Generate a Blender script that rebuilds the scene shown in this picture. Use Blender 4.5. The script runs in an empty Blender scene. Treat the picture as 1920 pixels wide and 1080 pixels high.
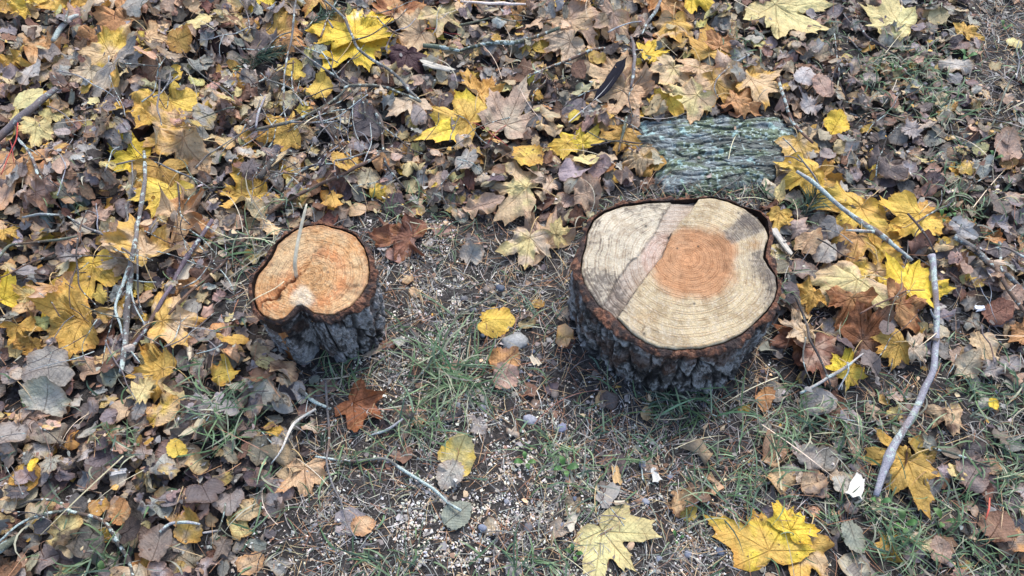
import bpy, math, random
import numpy as np
from mathutils import Vector

rnd = random.Random(7)
rng = np.random.default_rng(7)
scene = bpy.context.scene
COL = scene.collection

# ------------------------------------------------------------------ camera
CAM_H, PITCH, FOC = 1.35, 57.0, 1450.0          # metres, degrees below the horizon, focal length in 1920-px units
cam_data = bpy.data.cameras.new('camera')
cam_data.sensor_width = 36.0
cam_data.lens = 36.0 * FOC / 1920.0
cam_data.clip_start = 0.02
cam_data.clip_end = 500.0
cam = bpy.data.objects.new('camera', cam_data)
cam.location = (0, 0, CAM_H)
cam.rotation_euler = (math.radians(90 - PITCH), 0, 0)
COL.objects.link(cam)
scene.camera = cam

# ------------------------------------------------------------------ light: soft overcast daylight
SUN_EL, SUN_AZ = 52.0, 20.0                     # azimuth measured from +Y (away from the camera) towards +X
world = bpy.data.worlds.new('World')
scene.world = world
world.use_nodes = True
wn = world.node_tree
sky = wn.nodes.new('ShaderNodeTexSky')
sky.sky_type = 'NISHITA'
sky.sun_disc = False
sky.sun_elevation = math.radians(SUN_EL)
sky.sun_rotation = math.radians(SUN_AZ)
sky.air_density = 1.0
sky.dust_density = 2.5
bg = wn.nodes['Background']
bg.inputs['Strength'].default_value = 0.145
wn.links.new(sky.outputs['Color'], bg.inputs['Color'])
sun_data = bpy.data.lights.new('sun', 'SUN')
sun_data.energy = 1.3
sun_data.angle = math.radians(24)
sun_data.color = (1.0, 0.98, 0.955)
sun = bpy.data.objects.new('sun', sun_data)
_e, _a = math.radians(SUN_EL), math.radians(SUN_AZ)
_d = Vector((math.sin(_a) * math.cos(_e), math.cos(_a) * math.cos(_e), math.sin(_e)))
sun.rotation_euler = _d.to_track_quat('Z', 'Y').to_euler()
sun.location = _d * 20
COL.objects.link(sun)
scene.view_settings.view_transform = 'Standard'
scene.view_settings.look = 'None'
scene.view_settings.exposure = 1.25
scene.view_settings.gamma = 1.0
scene.view_settings.use_curve_mapping = False
scene.cycles.max_bounces = 6
scene.cycles.diffuse_bounces = 3

# ------------------------------------------------------------------ geometry helpers
CP, SP = math.cos(math.radians(90 - PITCH)), math.sin(math.radians(90 - PITCH))


def at(px, py, z=0.0):
    """Point of the horizontal plane at height z that stands at this place of the photograph."""
    cx, cy = (px - 960) / FOC, -(py - 540) / FOC
    dy, dz = cy * CP + SP, cy * SP - CP
    t = (z - CAM_H) / dz
    return (cx * t, dy * t, z)


def to_px(x, y, z):
    dz = z - CAM_H
    yc = y * CP + dz * SP
    zc = -y * SP + dz * CP
    return 960 + FOC * x / -zc, 540 - FOC * yc / -zc


def scale_at(px, py):
    """pixels per metre for something on the ground there"""
    x, y, z = at(px, py, 0.0)
    return FOC / (y * SP + CAM_H * CP)


def wdir(px, py, deg):
    """ground direction (radians, from +X) that shows as the picture direction deg"""
    a = math.radians(deg)
    p, q = at(px, py), at(px + 4 * math.cos(a), py - 4 * math.sin(a))
    return math.atan2(q[1] - p[1], q[0] - p[0])


def hash3(ix, iy, iz, seed):
    h = (ix.astype(np.int64) * 374761393 + iy.astype(np.int64) * 668265263 + iz.astype(np.int64) * 2147483647 % 1000003 * 69069 + seed * 1274126177) & 0xFFFFFFFF
    h = ((h ^ (h >> 13)) * 1274126177) & 0xFFFFFFFF
    h = (h ^ (h >> 16)) & 0xFFFFFFFF
    return h / 4294967295.0


def vnoise(x, y, z=0.0, seed=0):
    x = np.asarray(x, float); y = np.asarray(y, float); z = np.asarray(z, float) + np.zeros_like(x)
    fx, fy, fz = np.floor(x), np.floor(y), np.floor(z)
    u, v, w = x - fx, y - fy, z - fz
    u = u * u * (3 - 2 * u); v = v * v * (3 - 2 * v); w = w * w * (3 - 2 * w)
    r = 0
    for a in (0, 1):
        for b in (0, 1):
            for c in (0, 1):
                r = r + hash3(fx + a, fy + b, fz + c, seed) * (u if a else 1 - u) * (v if b else 1 - v) * (w if c else 1 - w)
    return r


def fbm(x, y, z=0.0, seed=0, octs=4):
    s, a, t = 0.0, 0.5, 0.0
    for i in range(octs):
        s = s + a * vnoise(np.asarray(x) * 2 ** i, np.asarray(y) * 2 ** i, np.asarray(z) * 2 ** i, seed + i * 17)
        t += a
        a *= 0.5
    return s / t


def voro(x, y, seed=0, jit=0.9, wrapx=None):
    """cell distances F1, F2 and the id of the cell"""
    fx, fy = np.floor(x), np.floor(y)
    f1 = np.full(x.shape, 9.0); f2 = np.full(x.shape, 9.0); cid = np.zeros(x.shape)
    for a in (-1, 0, 1):
        for b in (-1, 0, 1):
            gx, gy = fx + a, fy + b
            hx = np.mod(gx, wrapx) if wrapx else gx
            ox = hash3(hx, gy, gx * 0, seed); oy = hash3(hx, gy, gx * 0, seed + 5)
            d = np.hypot(gx + 0.5 + jit * (ox - 0.5) - x, gy + 0.5 + jit * (oy - 0.5) - y)
            h = hash3(hx, gy, gx * 0, seed + 9)
            nearer = d < f1
            f2 = np.where(nearer, f1, np.minimum(f2, d))
            cid = np.where(nearer, h, cid)
            f1 = np.where(nearer, d, f1)
    return f1, f2, cid


def sstep(a, b, x):
    t = np.clip((np.asarray(x, float) - a) / (b - a), 0, 1)
    return t * t * (3 - 2 * t)


def mix(a, b, t):
    t = np.asarray(t)[..., None]
    return np.asarray(a) * (1 - t) + np.asarray(b) * t


def make_mesh(name, verts, faces, cols=None, uvs=None, attrs=None, smooth=True):
    """verts (n,3), faces (m,k) array of one polygon size, or a list of such arrays"""
    me = bpy.data.meshes.new(name)
    if isinstance(faces, np.ndarray):
        faces = [faces]
    faces = [f for f in faces if len(f)]
    li = np.concatenate([f.ravel() for f in faces]).astype(np.int32)
    sizes = np.concatenate([np.full(len(f), f.shape[1]) for f in faces]).astype(np.int32)
    starts = np.concatenate([[0], np.cumsum(sizes)[:-1]]).astype(np.int32)
    me.vertices.add(len(verts))
    me.vertices.foreach_set('co', np.asarray(verts, np.float32).ravel())
    me.loops.add(len(li))
    me.loops.foreach_set('vertex_index', li)
    me.polygons.add(len(sizes))
    me.polygons.foreach_set('loop_start', starts)
    me.polygons.foreach_set('loop_total', sizes)
    me.polygons.foreach_set('use_smooth', np.full(len(sizes), smooth))
    me.update(calc_edges=True)
    if cols is not None:
        c = np.ones((len(verts), 4), np.float32)
        cc = np.asarray(cols, np.float32)
        c[:, :cc.shape[1]] = cc
        a = me.color_attributes.new('col', 'FLOAT_COLOR', 'POINT')
        a.data.foreach_set('color', c.ravel())
    if uvs is not None:                       # per loop
        l = me.uv_layers.new(name='vein')
        l.data.foreach_set('uv', np.asarray(uvs, np.float32).ravel())
    for k, v in (attrs or {}).items():
        a = me.attributes.new(k, 'FLOAT', 'POINT')
        a.data.foreach_set('value', np.asarray(v, np.float32))
    me.validate()
    return me


def link(name, me, mat=None, parent=None, loc=(0, 0, 0)):
    o = bpy.data.objects.new(name, me)
    if mat is not None and me is not None and not me.materials:
        me.materials.append(mat)
    o.location = loc
    if parent is not None:
        o.parent = parent
    COL.objects.link(o)
    return o


used_labels = {}


def tag(o, label, cat, group=None):
    o['label'] = label
    o['category'] = cat
    if group:
        o['group'] = group
    used_labels[label] = used_labels.get(label, 0) + 1
    return o


def stuff(o):
    o['kind'] = 'stuff'
    return o


def structure(o):
    o['kind'] = 'structure'
    return o


# ------------------------------------------------------------------ materials
def new_mat(name):
    m = bpy.data.materials.new(name)
    m.use_nodes = True
    nt = m.node_tree
    return m, nt, nt.nodes['Principled BSDF'], nt.nodes['Material Output']


def N(nt, t, **kw):
    n = nt.nodes.new(t)
    for k, v in kw.items():
        setattr(n, k, v)
    return n


def math_n(nt, op, a, b=None, c=None, clamp=False):
    n = nt.nodes.new('ShaderNodeMath')
    n.operation = op
    n.use_clamp = clamp
    for i, v in enumerate((a, b, c)):
        if v is None:
            continue
        if isinstance(v, (int, float)):
            n.inputs[i].default_value = v
        else:
            nt.links.new(v, n.inputs[i])
    return n.outputs[0]


def noise_n(nt, scale, detail=4, rough=0.55, vec=None, dist=0.0):
    n = nt.nodes.new('ShaderNodeTexNoise')
    n.inputs['Scale'].default_value = scale
    n.inputs['Detail'].default_value = detail
    n.inputs['Roughness'].default_value = rough
    n.inputs['Distortion'].default_value = dist
    if vec is not None:
        nt.links.new(vec, n.inputs['Vector'])
    return n.outputs['Fac']


def maprange(nt, v, a, b, c=0.0, d=1.0, smooth=True):
    n = nt.nodes.new('ShaderNodeMapRange')
    if smooth:
        n.interpolation_type = 'SMOOTHSTEP'
    nt.links.new(v, n.inputs['Value'])
    n.inputs['From Min'].default_value = a
    n.inputs['From Max'].default_value = b
    n.inputs['To Min'].default_value = c
    n.inputs['To Max'].default_value = d
    return n.outputs['Result']


def mixcol(nt, fac, a, b, mode='MIX'):
    n = nt.nodes.new('ShaderNodeMix')
    n.data_type = 'RGBA'
    n.blend_type = mode
    for sock, v in ((n.inputs[0], fac), (n.inputs[6], a), (n.inputs[7], b)):
        if isinstance(v, (int, float)):
            sock.default_value = v
        elif isinstance(v, tuple):
            sock.default_value = (*v, 1.0)
        else:
            nt.links.new(v, sock)
    return n.outputs[2]


def scalecol(nt, col, v):
    n = nt.nodes.new('ShaderNodeVectorMath')
    n.operation = 'SCALE'
    nt.links.new(col, n.inputs[0])
    if isinstance(v, (int, float)):
        n.inputs['Scale'].default_value = v
    else:
        nt.links.new(v, n.inputs['Scale'])
    return n.outputs[0]


def bump_n(nt, height, strength=0.5, dist=0.002, normal=None):
    n = nt.nodes.new('ShaderNodeBump')
    n.inputs['Strength'].default_value = strength
    n.inputs['Distance'].default_value = dist
    nt.links.new(height, n.inputs['Height'])
    if normal is not None:
        nt.links.new(normal, n.inputs['Normal'])
    return n.outputs['Normal']


def leaf_material():
    m, nt, bs, out = new_mat('dead_leaf')
    L = nt.links
    ca = N(nt, 'ShaderNodeAttribute', attribute_name='col')
    uv = N(nt, 'ShaderNodeUVMap', uv_map='vein')
    sx = N(nt, 'ShaderNodeSeparateXYZ')
    L.new(uv.outputs[0], sx.inputs[0])
    along, perp = sx.outputs[0], sx.outputs[1]
    rim = N(nt, 'ShaderNodeAttribute', attribute_name='rim').outputs['Fac']
    geo = N(nt, 'ShaderNodeNewGeometry')
    pos = geo.outputs['Position']
    wear = ca.outputs['Alpha']
    # veins
    w = math_n(nt, 'MULTIPLY_ADD', along, -0.012, 0.020)
    main = math_n(nt, 'SUBTRACT', 1.0, math_n(nt, 'DIVIDE', perp, w, clamp=True), clamp=True)
    ph = math_n(nt, 'MULTIPLY', math_n(nt, 'SUBTRACT', along, math_n(nt, 'MULTIPLY', perp, 1.0)), 7.5)
    fr = math_n(nt, 'ABSOLUTE', math_n(nt, 'SUBTRACT', math_n(nt, 'FRACT', ph), 0.5))
    sec = maprange(nt, fr, 0.05, 0.0)
    vein = math_n(nt, 'MAXIMUM', main, math_n(nt, 'MULTIPLY', sec, 0.45))
    n1 = noise_n(nt, 38, 5, 0.6, pos)
    n2 = noise_n(nt, 210, 4, 0.6, pos)
    n3 = noise_n(nt, 95, 3, 0.5, pos)
    v = maprange(nt, n1, 0.25, 0.75, 0.72, 1.22, False)
    base = scalecol(nt, ca.outputs['Color'], v)
    v2 = maprange(nt, n2, 0.25, 0.75, 0.86, 1.14, False)
    base = scalecol(nt, base, v2)
    # warm brown discoloration spreading from the rim, with wear
    brn = mixcol(nt, 1.0, base, (0.72, 0.54, 0.40), 'MULTIPLY')
    rr = math_n(nt, 'ADD', math_n(nt, 'MULTIPLY', math_n(nt, 'POWER', rim, 3.0), 0.30), math_n(nt, 'MULTIPLY', n1, 0.9))
    rr = math_n(nt, 'ADD', rr, math_n(nt, 'MULTIPLY', wear, 0.26))
    base = mixcol(nt, maprange(nt, rr, 0.66, 0.98, 0.0, 0.8), base, brn)
    # small dark spots
    sp = maprange(nt, math_n(nt, 'ADD', n3, math_n(nt, 'MULTIPLY', wear, 0.12)), 0.73, 0.77)
    base = mixcol(nt, math_n(nt, 'MULTIPLY', sp, 0.8), base, (0.045, 0.028, 0.02))
    vd = mixcol(nt, 1.0, base, (0.50, 0.36, 0.28), 'MULTIPLY')
    base = mixcol(nt, math_n(nt, 'MULTIPLY', vein, 0.55), base, vd)
    # the underside of a leaf is paler and duller
    hs = N(nt, 'ShaderNodeHueSaturation')
    hs.inputs['Saturation'].default_value = 0.75
    hs.inputs['Value'].default_value = 1.05
    L.new(base, hs.inputs['Color'])
    base = mixcol(nt, geo.outputs['Backfacing'], base, hs.outputs[0])
    L.new(base, bs.inputs['Base Color'])
    bs.inputs['Roughness'].default_value = 0.58
    bs.inputs['Specular IOR Level'].default_value = 0.38
    h = math_n(nt, 'ADD', math_n(nt, 'MULTIPLY', vein, -0.7), math_n(nt, 'MULTIPLY', n2, 0.9))
    h = math_n(nt, 'ADD', h, math_n(nt, 'MULTIPLY', n3, 1.1))
    nrm = bump_n(nt, h, 0.85, 0.003)
    L.new(nrm, bs.inputs['Normal'])
    tr = N(nt, 'ShaderNodeBsdfTranslucent')
    L.new(base, tr.inputs['Color'])
    mx = N(nt, 'ShaderNodeMixShader')
    mx.inputs[0].default_value = 0.18
    L.new(bs.outputs[0], mx.inputs[1])
    L.new(tr.outputs[0], mx.inputs[2])
    L.new(mx.outputs[0], out.inputs['Surface'])
    return m


def attr_material(name, rough=0.7, spec=0.3, scale=300, amt=0.35, bump=0.4, bdist=0.001, transl=0.0, scale2=60):
    m, nt, bs, out = new_mat(name)
    L = nt.links
    ca = N(nt, 'ShaderNodeAttribute', attribute_name='col')
    pos = N(nt, 'ShaderNodeNewGeometry').outputs['Position']
    n1 = noise_n(nt, scale, 5, 0.6, pos)
    n2 = noise_n(nt, scale2, 4, 0.6, pos)
    v = maprange(nt, n1, 0.25, 0.75, 1 - amt, 1 + amt, False)
    v2 = maprange(nt, n2, 0.25, 0.75, 1 - amt, 1 + amt, False)
    L.new(scalecol(nt, scalecol(nt, ca.outputs['Color'], v), v2), bs.inputs['Base Color'])
    bs.inputs['Roughness'].default_value = rough
    bs.inputs['Specular IOR Level'].default_value = spec
    L.new(bump_n(nt, n1, bump, bdist), bs.inputs['Normal'])
    if transl:
        tr = N(nt, 'ShaderNodeBsdfTranslucent')
        L.new(ca.outputs['Color'], tr.inputs['Color'])
        mx = N(nt, 'ShaderNodeMixShader')
        mx.inputs[0].default_value = transl
        L.new(bs.outputs[0], mx.inputs[1])
        L.new(tr.outputs[0], mx.inputs[2])
        L.new(mx.outputs[0], out.inputs['Surface'])
    return m


def twig_material():
    m, nt, bs, out = new_mat('twig_bark')
    L = nt.links
    ca = N(nt, 'ShaderNodeAttribute', attribute_name='col')
    pos = N(nt, 'ShaderNodeNewGeometry').outputs['Position']
    n1 = noise_n(nt, 420, 5, 0.65, pos)
    n2 = noise_n(nt, 75, 5, 0.65, pos)
    base = scalecol(nt, ca.outputs['Color'], maprange(nt, n1, 0.25, 0.75, 0.5, 1.5, False))
    lich = maprange(nt, math_n(nt, 'ADD', n2, math_n(nt, 'MULTIPLY', ca.outputs['Alpha'], 0.22)), 0.63, 0.70)
    lc = mixcol(nt, maprange(nt, n1, 0.4, 0.6), (0.24, 0.32, 0.30), (0.50, 0.56, 0.52))
    base = mixcol(nt, lich, base, lc)
    L.new(base, bs.inputs['Base Color'])
    bs.inputs['Roughness'].default_value = 0.8
    bs.inputs['Specular IOR Level'].default_value = 0.25
    L.new(bump_n(nt, math_n(nt, 'ADD', n1, math_n(nt, 'MULTIPLY', n2, 1.2)), 0.8, 0.0018), bs.inputs['Normal'])
    return m


def wood_material():
    """sawn pine end grain; attributes: ring (metres from the pith), col (heartwood, sapwood, stains), dirt in alpha"""
    m, nt, bs, out = new_mat('sawn_end_grain')
    L = nt.links
    ca = N(nt, 'ShaderNodeAttribute', attribute_name='col')
    ring = N(nt, 'ShaderNodeAttribute', attribute_name='ring').outputs['Fac']
    pos = N(nt, 'ShaderNodeNewGeometry').outputs['Position']
    nA = noise_n(nt, 9, 3, 0.5, pos)
    nB = noise_n(nt, 420, 4, 0.7, pos)
    nC = noise_n(nt, 120, 4, 0.6, pos)
    nD = noise_n(nt, 45, 5, 0.65, pos)
    t = math_n(nt, 'ADD', ring, math_n(nt, 'MULTIPLY', nA, 0.020))
    # ring spacing wanders between wide and narrow
    s = math_n(nt, 'SINE', math_n(nt, 'MULTIPLY', t, 2 * math.pi / 0.0046))
    s2 = math_n(nt, 'SINE', math_n(nt, 'MULTIPLY', t, 2 * math.pi / 0.0139))
    rg = math_n(nt, 'ADD', s, math_n(nt, 'MULTIPLY', s2, 0.75))
    late = maprange(nt, rg, 0.1, 1.2)
    late = math_n(nt, 'MULTIPLY', late, maprange(nt, nD, 0.35, 0.62, 0.10, 1.0, False))
    base = ca.outputs['Color']
    base = mixcol(nt, math_n(nt, 'MULTIPLY', late, 0.42), base, mixcol(nt, 1.0, base, (0.60, 0.40, 0.26), 'MULTIPLY'))
    base = scalecol(nt, base, maprange(nt, nB, 0.3, 0.7, 0.72, 1.28, False))
    base = scalecol(nt, base, maprange(nt, nC, 0.3, 0.7, 0.86, 1.14, False))
    # mould and dirt specks
    ds = math_n(nt, 'ADD', nC, math_n(nt, 'MULTIPLY', ca.outputs['Alpha'], 0.30))
    ds = math_n(nt, 'ADD', ds, math_n(nt, 'MULTIPLY', late, math_n(nt, 'MULTIPLY', ca.outputs['Alpha'], 0.22)))
    base = mixcol(nt, maprange(nt, ds, 0.62, 0.92, 0.0, 0.8), base, (0.075, 0.06, 0.05))
    # loose pale saw fibres
    base = mixcol(nt, maprange(nt, noise_n(nt, 650, 2, 0.5, pos), 0.66, 0.72, 0.0, 0.28), base, (0.62, 0.50, 0.36))
    L.new(base, bs.inputs['Base Color'])
    bs.inputs['Roughness'].default_value = 0.75
    bs.inputs['Specular IOR Level'].default_value = 0.25
    h = math_n(nt, 'ADD', math_n(nt, 'MULTIPLY', late, 0.8), math_n(nt, 'MULTIPLY', nB, 1.6))
    h = math_n(nt, 'ADD', h, nC)
    L.new(bump_n(nt, h, 0.8, 0.0015), bs.inputs['Normal'])
    return m


def soil_material():
    m, nt, bs, out = new_mat('forest_soil')
    L = nt.links
    pos = N(nt, 'ShaderNodeNewGeometry').outputs['Position']
    n1 = noise_n(nt, 6, 5, 0.6, pos)
    n2 = noise_n(nt, 90, 6, 0.7, pos)
    n3 = noise_n(nt, 420, 4, 0.7, pos)
    c = mixcol(nt, maprange(nt, n2, 0.35, 0.65), (0.020, 0.018, 0.017), (0.075, 0.068, 0.064))
    c = mixcol(nt, maprange(nt, n1, 0.4, 0.65, 0, 0.5), c, (0.060, 0.052, 0.048))
    c = mixcol(nt, maprange(nt, n3, 0.60, 0.68, 0, 0.8), c, (0.23, 0.20, 0.175))
    L.new(c, bs.inputs['Base Color'])
    bs.inputs['Roughness'].default_value = 0.9
    bs.inputs['Specular IOR Level'].default_value = 0.2
    L.new(bump_n(nt, math_n(nt, 'ADD', math_n(nt, 'MULTIPLY', n2, 2.0), n3), 1.0, 0.004), bs.inputs['Normal'])
    return m


M_LEAF = leaf_material()
M_TWIG = twig_material()
M_WOOD = wood_material()
M_SOIL = soil_material()
M_BARK = attr_material('pine_bark', 0.8, 0.3, 420, 0.5, 1.0, 0.004, scale2=110)
M_SLAB = attr_material('lichened_bark', 0.85, 0.25, 330, 0.30, 0.9, 0.002, scale2=70)
M_STALK = attr_material('leaf_stalk', 0.5, 0.4, 200, 0.15, 0.2)
M_GRASS = attr_material('grass_blade', 0.5, 0.4, 120, 0.2, 0.2, transl=0.25)
M_STRAW = attr_material('dry_straw', 0.6, 0.35, 200, 0.25, 0.2)
M_CHIP = attr_material('wood_chip', 0.75, 0.2, 300, 0.18, 0.5, 0.0008)
M_STONE = attr_material('stone', 0.65, 0.4, 260, 0.3, 0.7, 0.0012)
M_FEATHER = attr_material('feather', 0.8, 0.08, 500, 0.2, 0.3)

# ------------------------------------------------------------------ the ground and its running height map
GX0, GY0, CELL = -2.3, -0.4, 0.004
GW, GH = int(4.6 / CELL), int(3.7 / CELL)


def ground_z(x, y):
    x = np.asarray(x, float); y = np.asarray(y, float)
    z = 0.030 * (fbm(x * 2.3, y * 2.3, 0, 3, 3) - 0.5) + 0.010 * (fbm(x * 16, y * 16, 0, 9, 3) - 0.5)
    return z


_xs = GX0 + (np.arange(GW) + 0.5) * CELL
_ys = GY0 + (np.arange(GH) + 0.5) * CELL
_gx, _gy = np.meshgrid(_xs, _ys)
HM = ground_z(_gx, _gy)
OWN = np.full(HM.shape, -1, np.int32)


def cells(x, y):
    i = np.clip(((np.asarray(y) - GY0) / CELL).astype(int), 0, GH - 1)
    j = np.clip(((np.asarray(x) - GX0) / CELL).astype(int), 0, GW - 1)
    return i, j


def hget(x, y):
    i, j = cells(x, y)
    return HM[i, j]


def hput(x, y, z, owner=None, spread=1):
    i, j = cells(x, y)
    for a in range(-spread, spread + 1):
        for b in range(-spread, spread + 1):
            ii, jj = np.clip(i + a, 0, GH - 1), np.clip(j + b, 0, GW - 1)
            up = z > HM[ii, jj] - 0.0005
            HM[ii[up], jj[up]] = np.maximum(HM[ii[up], jj[up]], z[up])
            if owner is not None:
                OWN[ii[up], jj[up]] = owner


def at_surf(px, py):
    z = 0.01
    for _ in range(4):
        x, y, _z = at(px, py, z)
        z = 0.5 * z + 0.5 * float(hget(x, y))
    x, y, _z = at(px, py, z)
    return x, y, z


# non-uniform grid: fine where the camera looks, out to the horizon
def axis(lo, hi, step, far):
    mid = np.arange(lo, hi + step / 2, step)
    g = step * 1.35 ** np.arange(1, 40)
    out = np.cumsum(g)
    out = out[out < far]
    return np.concatenate([lo - out[::-1], mid, hi + out])


ax, ay = axis(-1.7, 1.7, 0.0075, 120.0), axis(0.0, 2.5, 0.0075, 120.0)
gx, gy = np.meshgrid(ax, ay)
gz = ground_z(gx, gy) + np.where((abs(gx) < 1.8) & (gy > -0.1) & (gy < 2.6), 0.006 * (fbm(gx * 60, gy * 60, 0, 21, 3) - 0.5) * 2, 0)
nx, ny = len(ax), len(ay)
idx = np.arange(nx * ny).reshape(ny, nx)
quads = np.stack([idx[:-1, :-1], idx[:-1, 1:], idx[1:, 1:], idx[1:, :-1]], -1).reshape(-1, 4)
structure(link('ground', make_mesh('ground', np.stack([gx, gy, gz], -1).reshape(-1, 3), quads), M_SOIL))


# ------------------------------------------------------------------ stumps
def poly_px(pts, off, k, z):
    return [at(off[0] + a / k, off[1] + b / k, z)[:2] for a, b in pts]


def polar_of(poly, c, n):
    """radius of a closed polygon at n angles around c"""
    P = np.array(poly) - np.array(c)
    th = np.linspace(0, 2 * math.pi, n, endpoint=False)
    r = np.zeros(n)
    for i, t in enumerate(th):
        d = np.array([math.cos(t), math.sin(t)])
        A, B = P, np.roll(P, -1, 0)
        e = B - A
        den = d[0] * e[:, 1] - d[1] * e[:, 0]
        den = np.where(abs(den) < 1e-12, 1e-12, den)
        s = (A[:, 0] * e[:, 1] - A[:, 1] * e[:, 0]) / den
        u = (A[:, 0] * d[1] - A[:, 1] * d[0]) / den
        ok = (u >= 0) & (u <= 1) & (s > 0)
        r[i] = s[ok].max() if ok.any() else 0.1
    # light smoothing takes the corners off
    for _ in range(max(1, n // 160)):
        r = (np.roll(r, 1) + 2 * r + np.roll(r, -1)) / 4
    return th, r


def seg_dist(x, y, pts):
    """signed distance to a polyline (positive on its right) and the fraction along it"""
    best = np.full(x.shape, 9.0); sg = np.ones(x.shape); fr = np.zeros(x.shape)
    n = len(pts) - 1
    for k in range(n):
        ax_, ay_ = pts[k]; bx, by = pts[k + 1]
        ex, ey = bx - ax_, by - ay_
        u = ((x - ax_) * ex + (y - ay_) * ey) / (ex * ex + ey * ey)
        lo = -9 if k == 0 else 0
        hi = 9 if k == n - 1 else 1
        u = np.clip(u, lo, hi)
        d = np.hypot(x - ax_ - u * ex, y - ay_ - u * ey)
        s = np.sign(ex * (y - ay_) - ey * (x - ax_)) * -1
        nb = d < best
        best = np.where(nb, d, best); sg = np.where(nb, -s, sg); fr = np.where(nb, (k + u) / n, fr)
    return best * sg, fr


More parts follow.
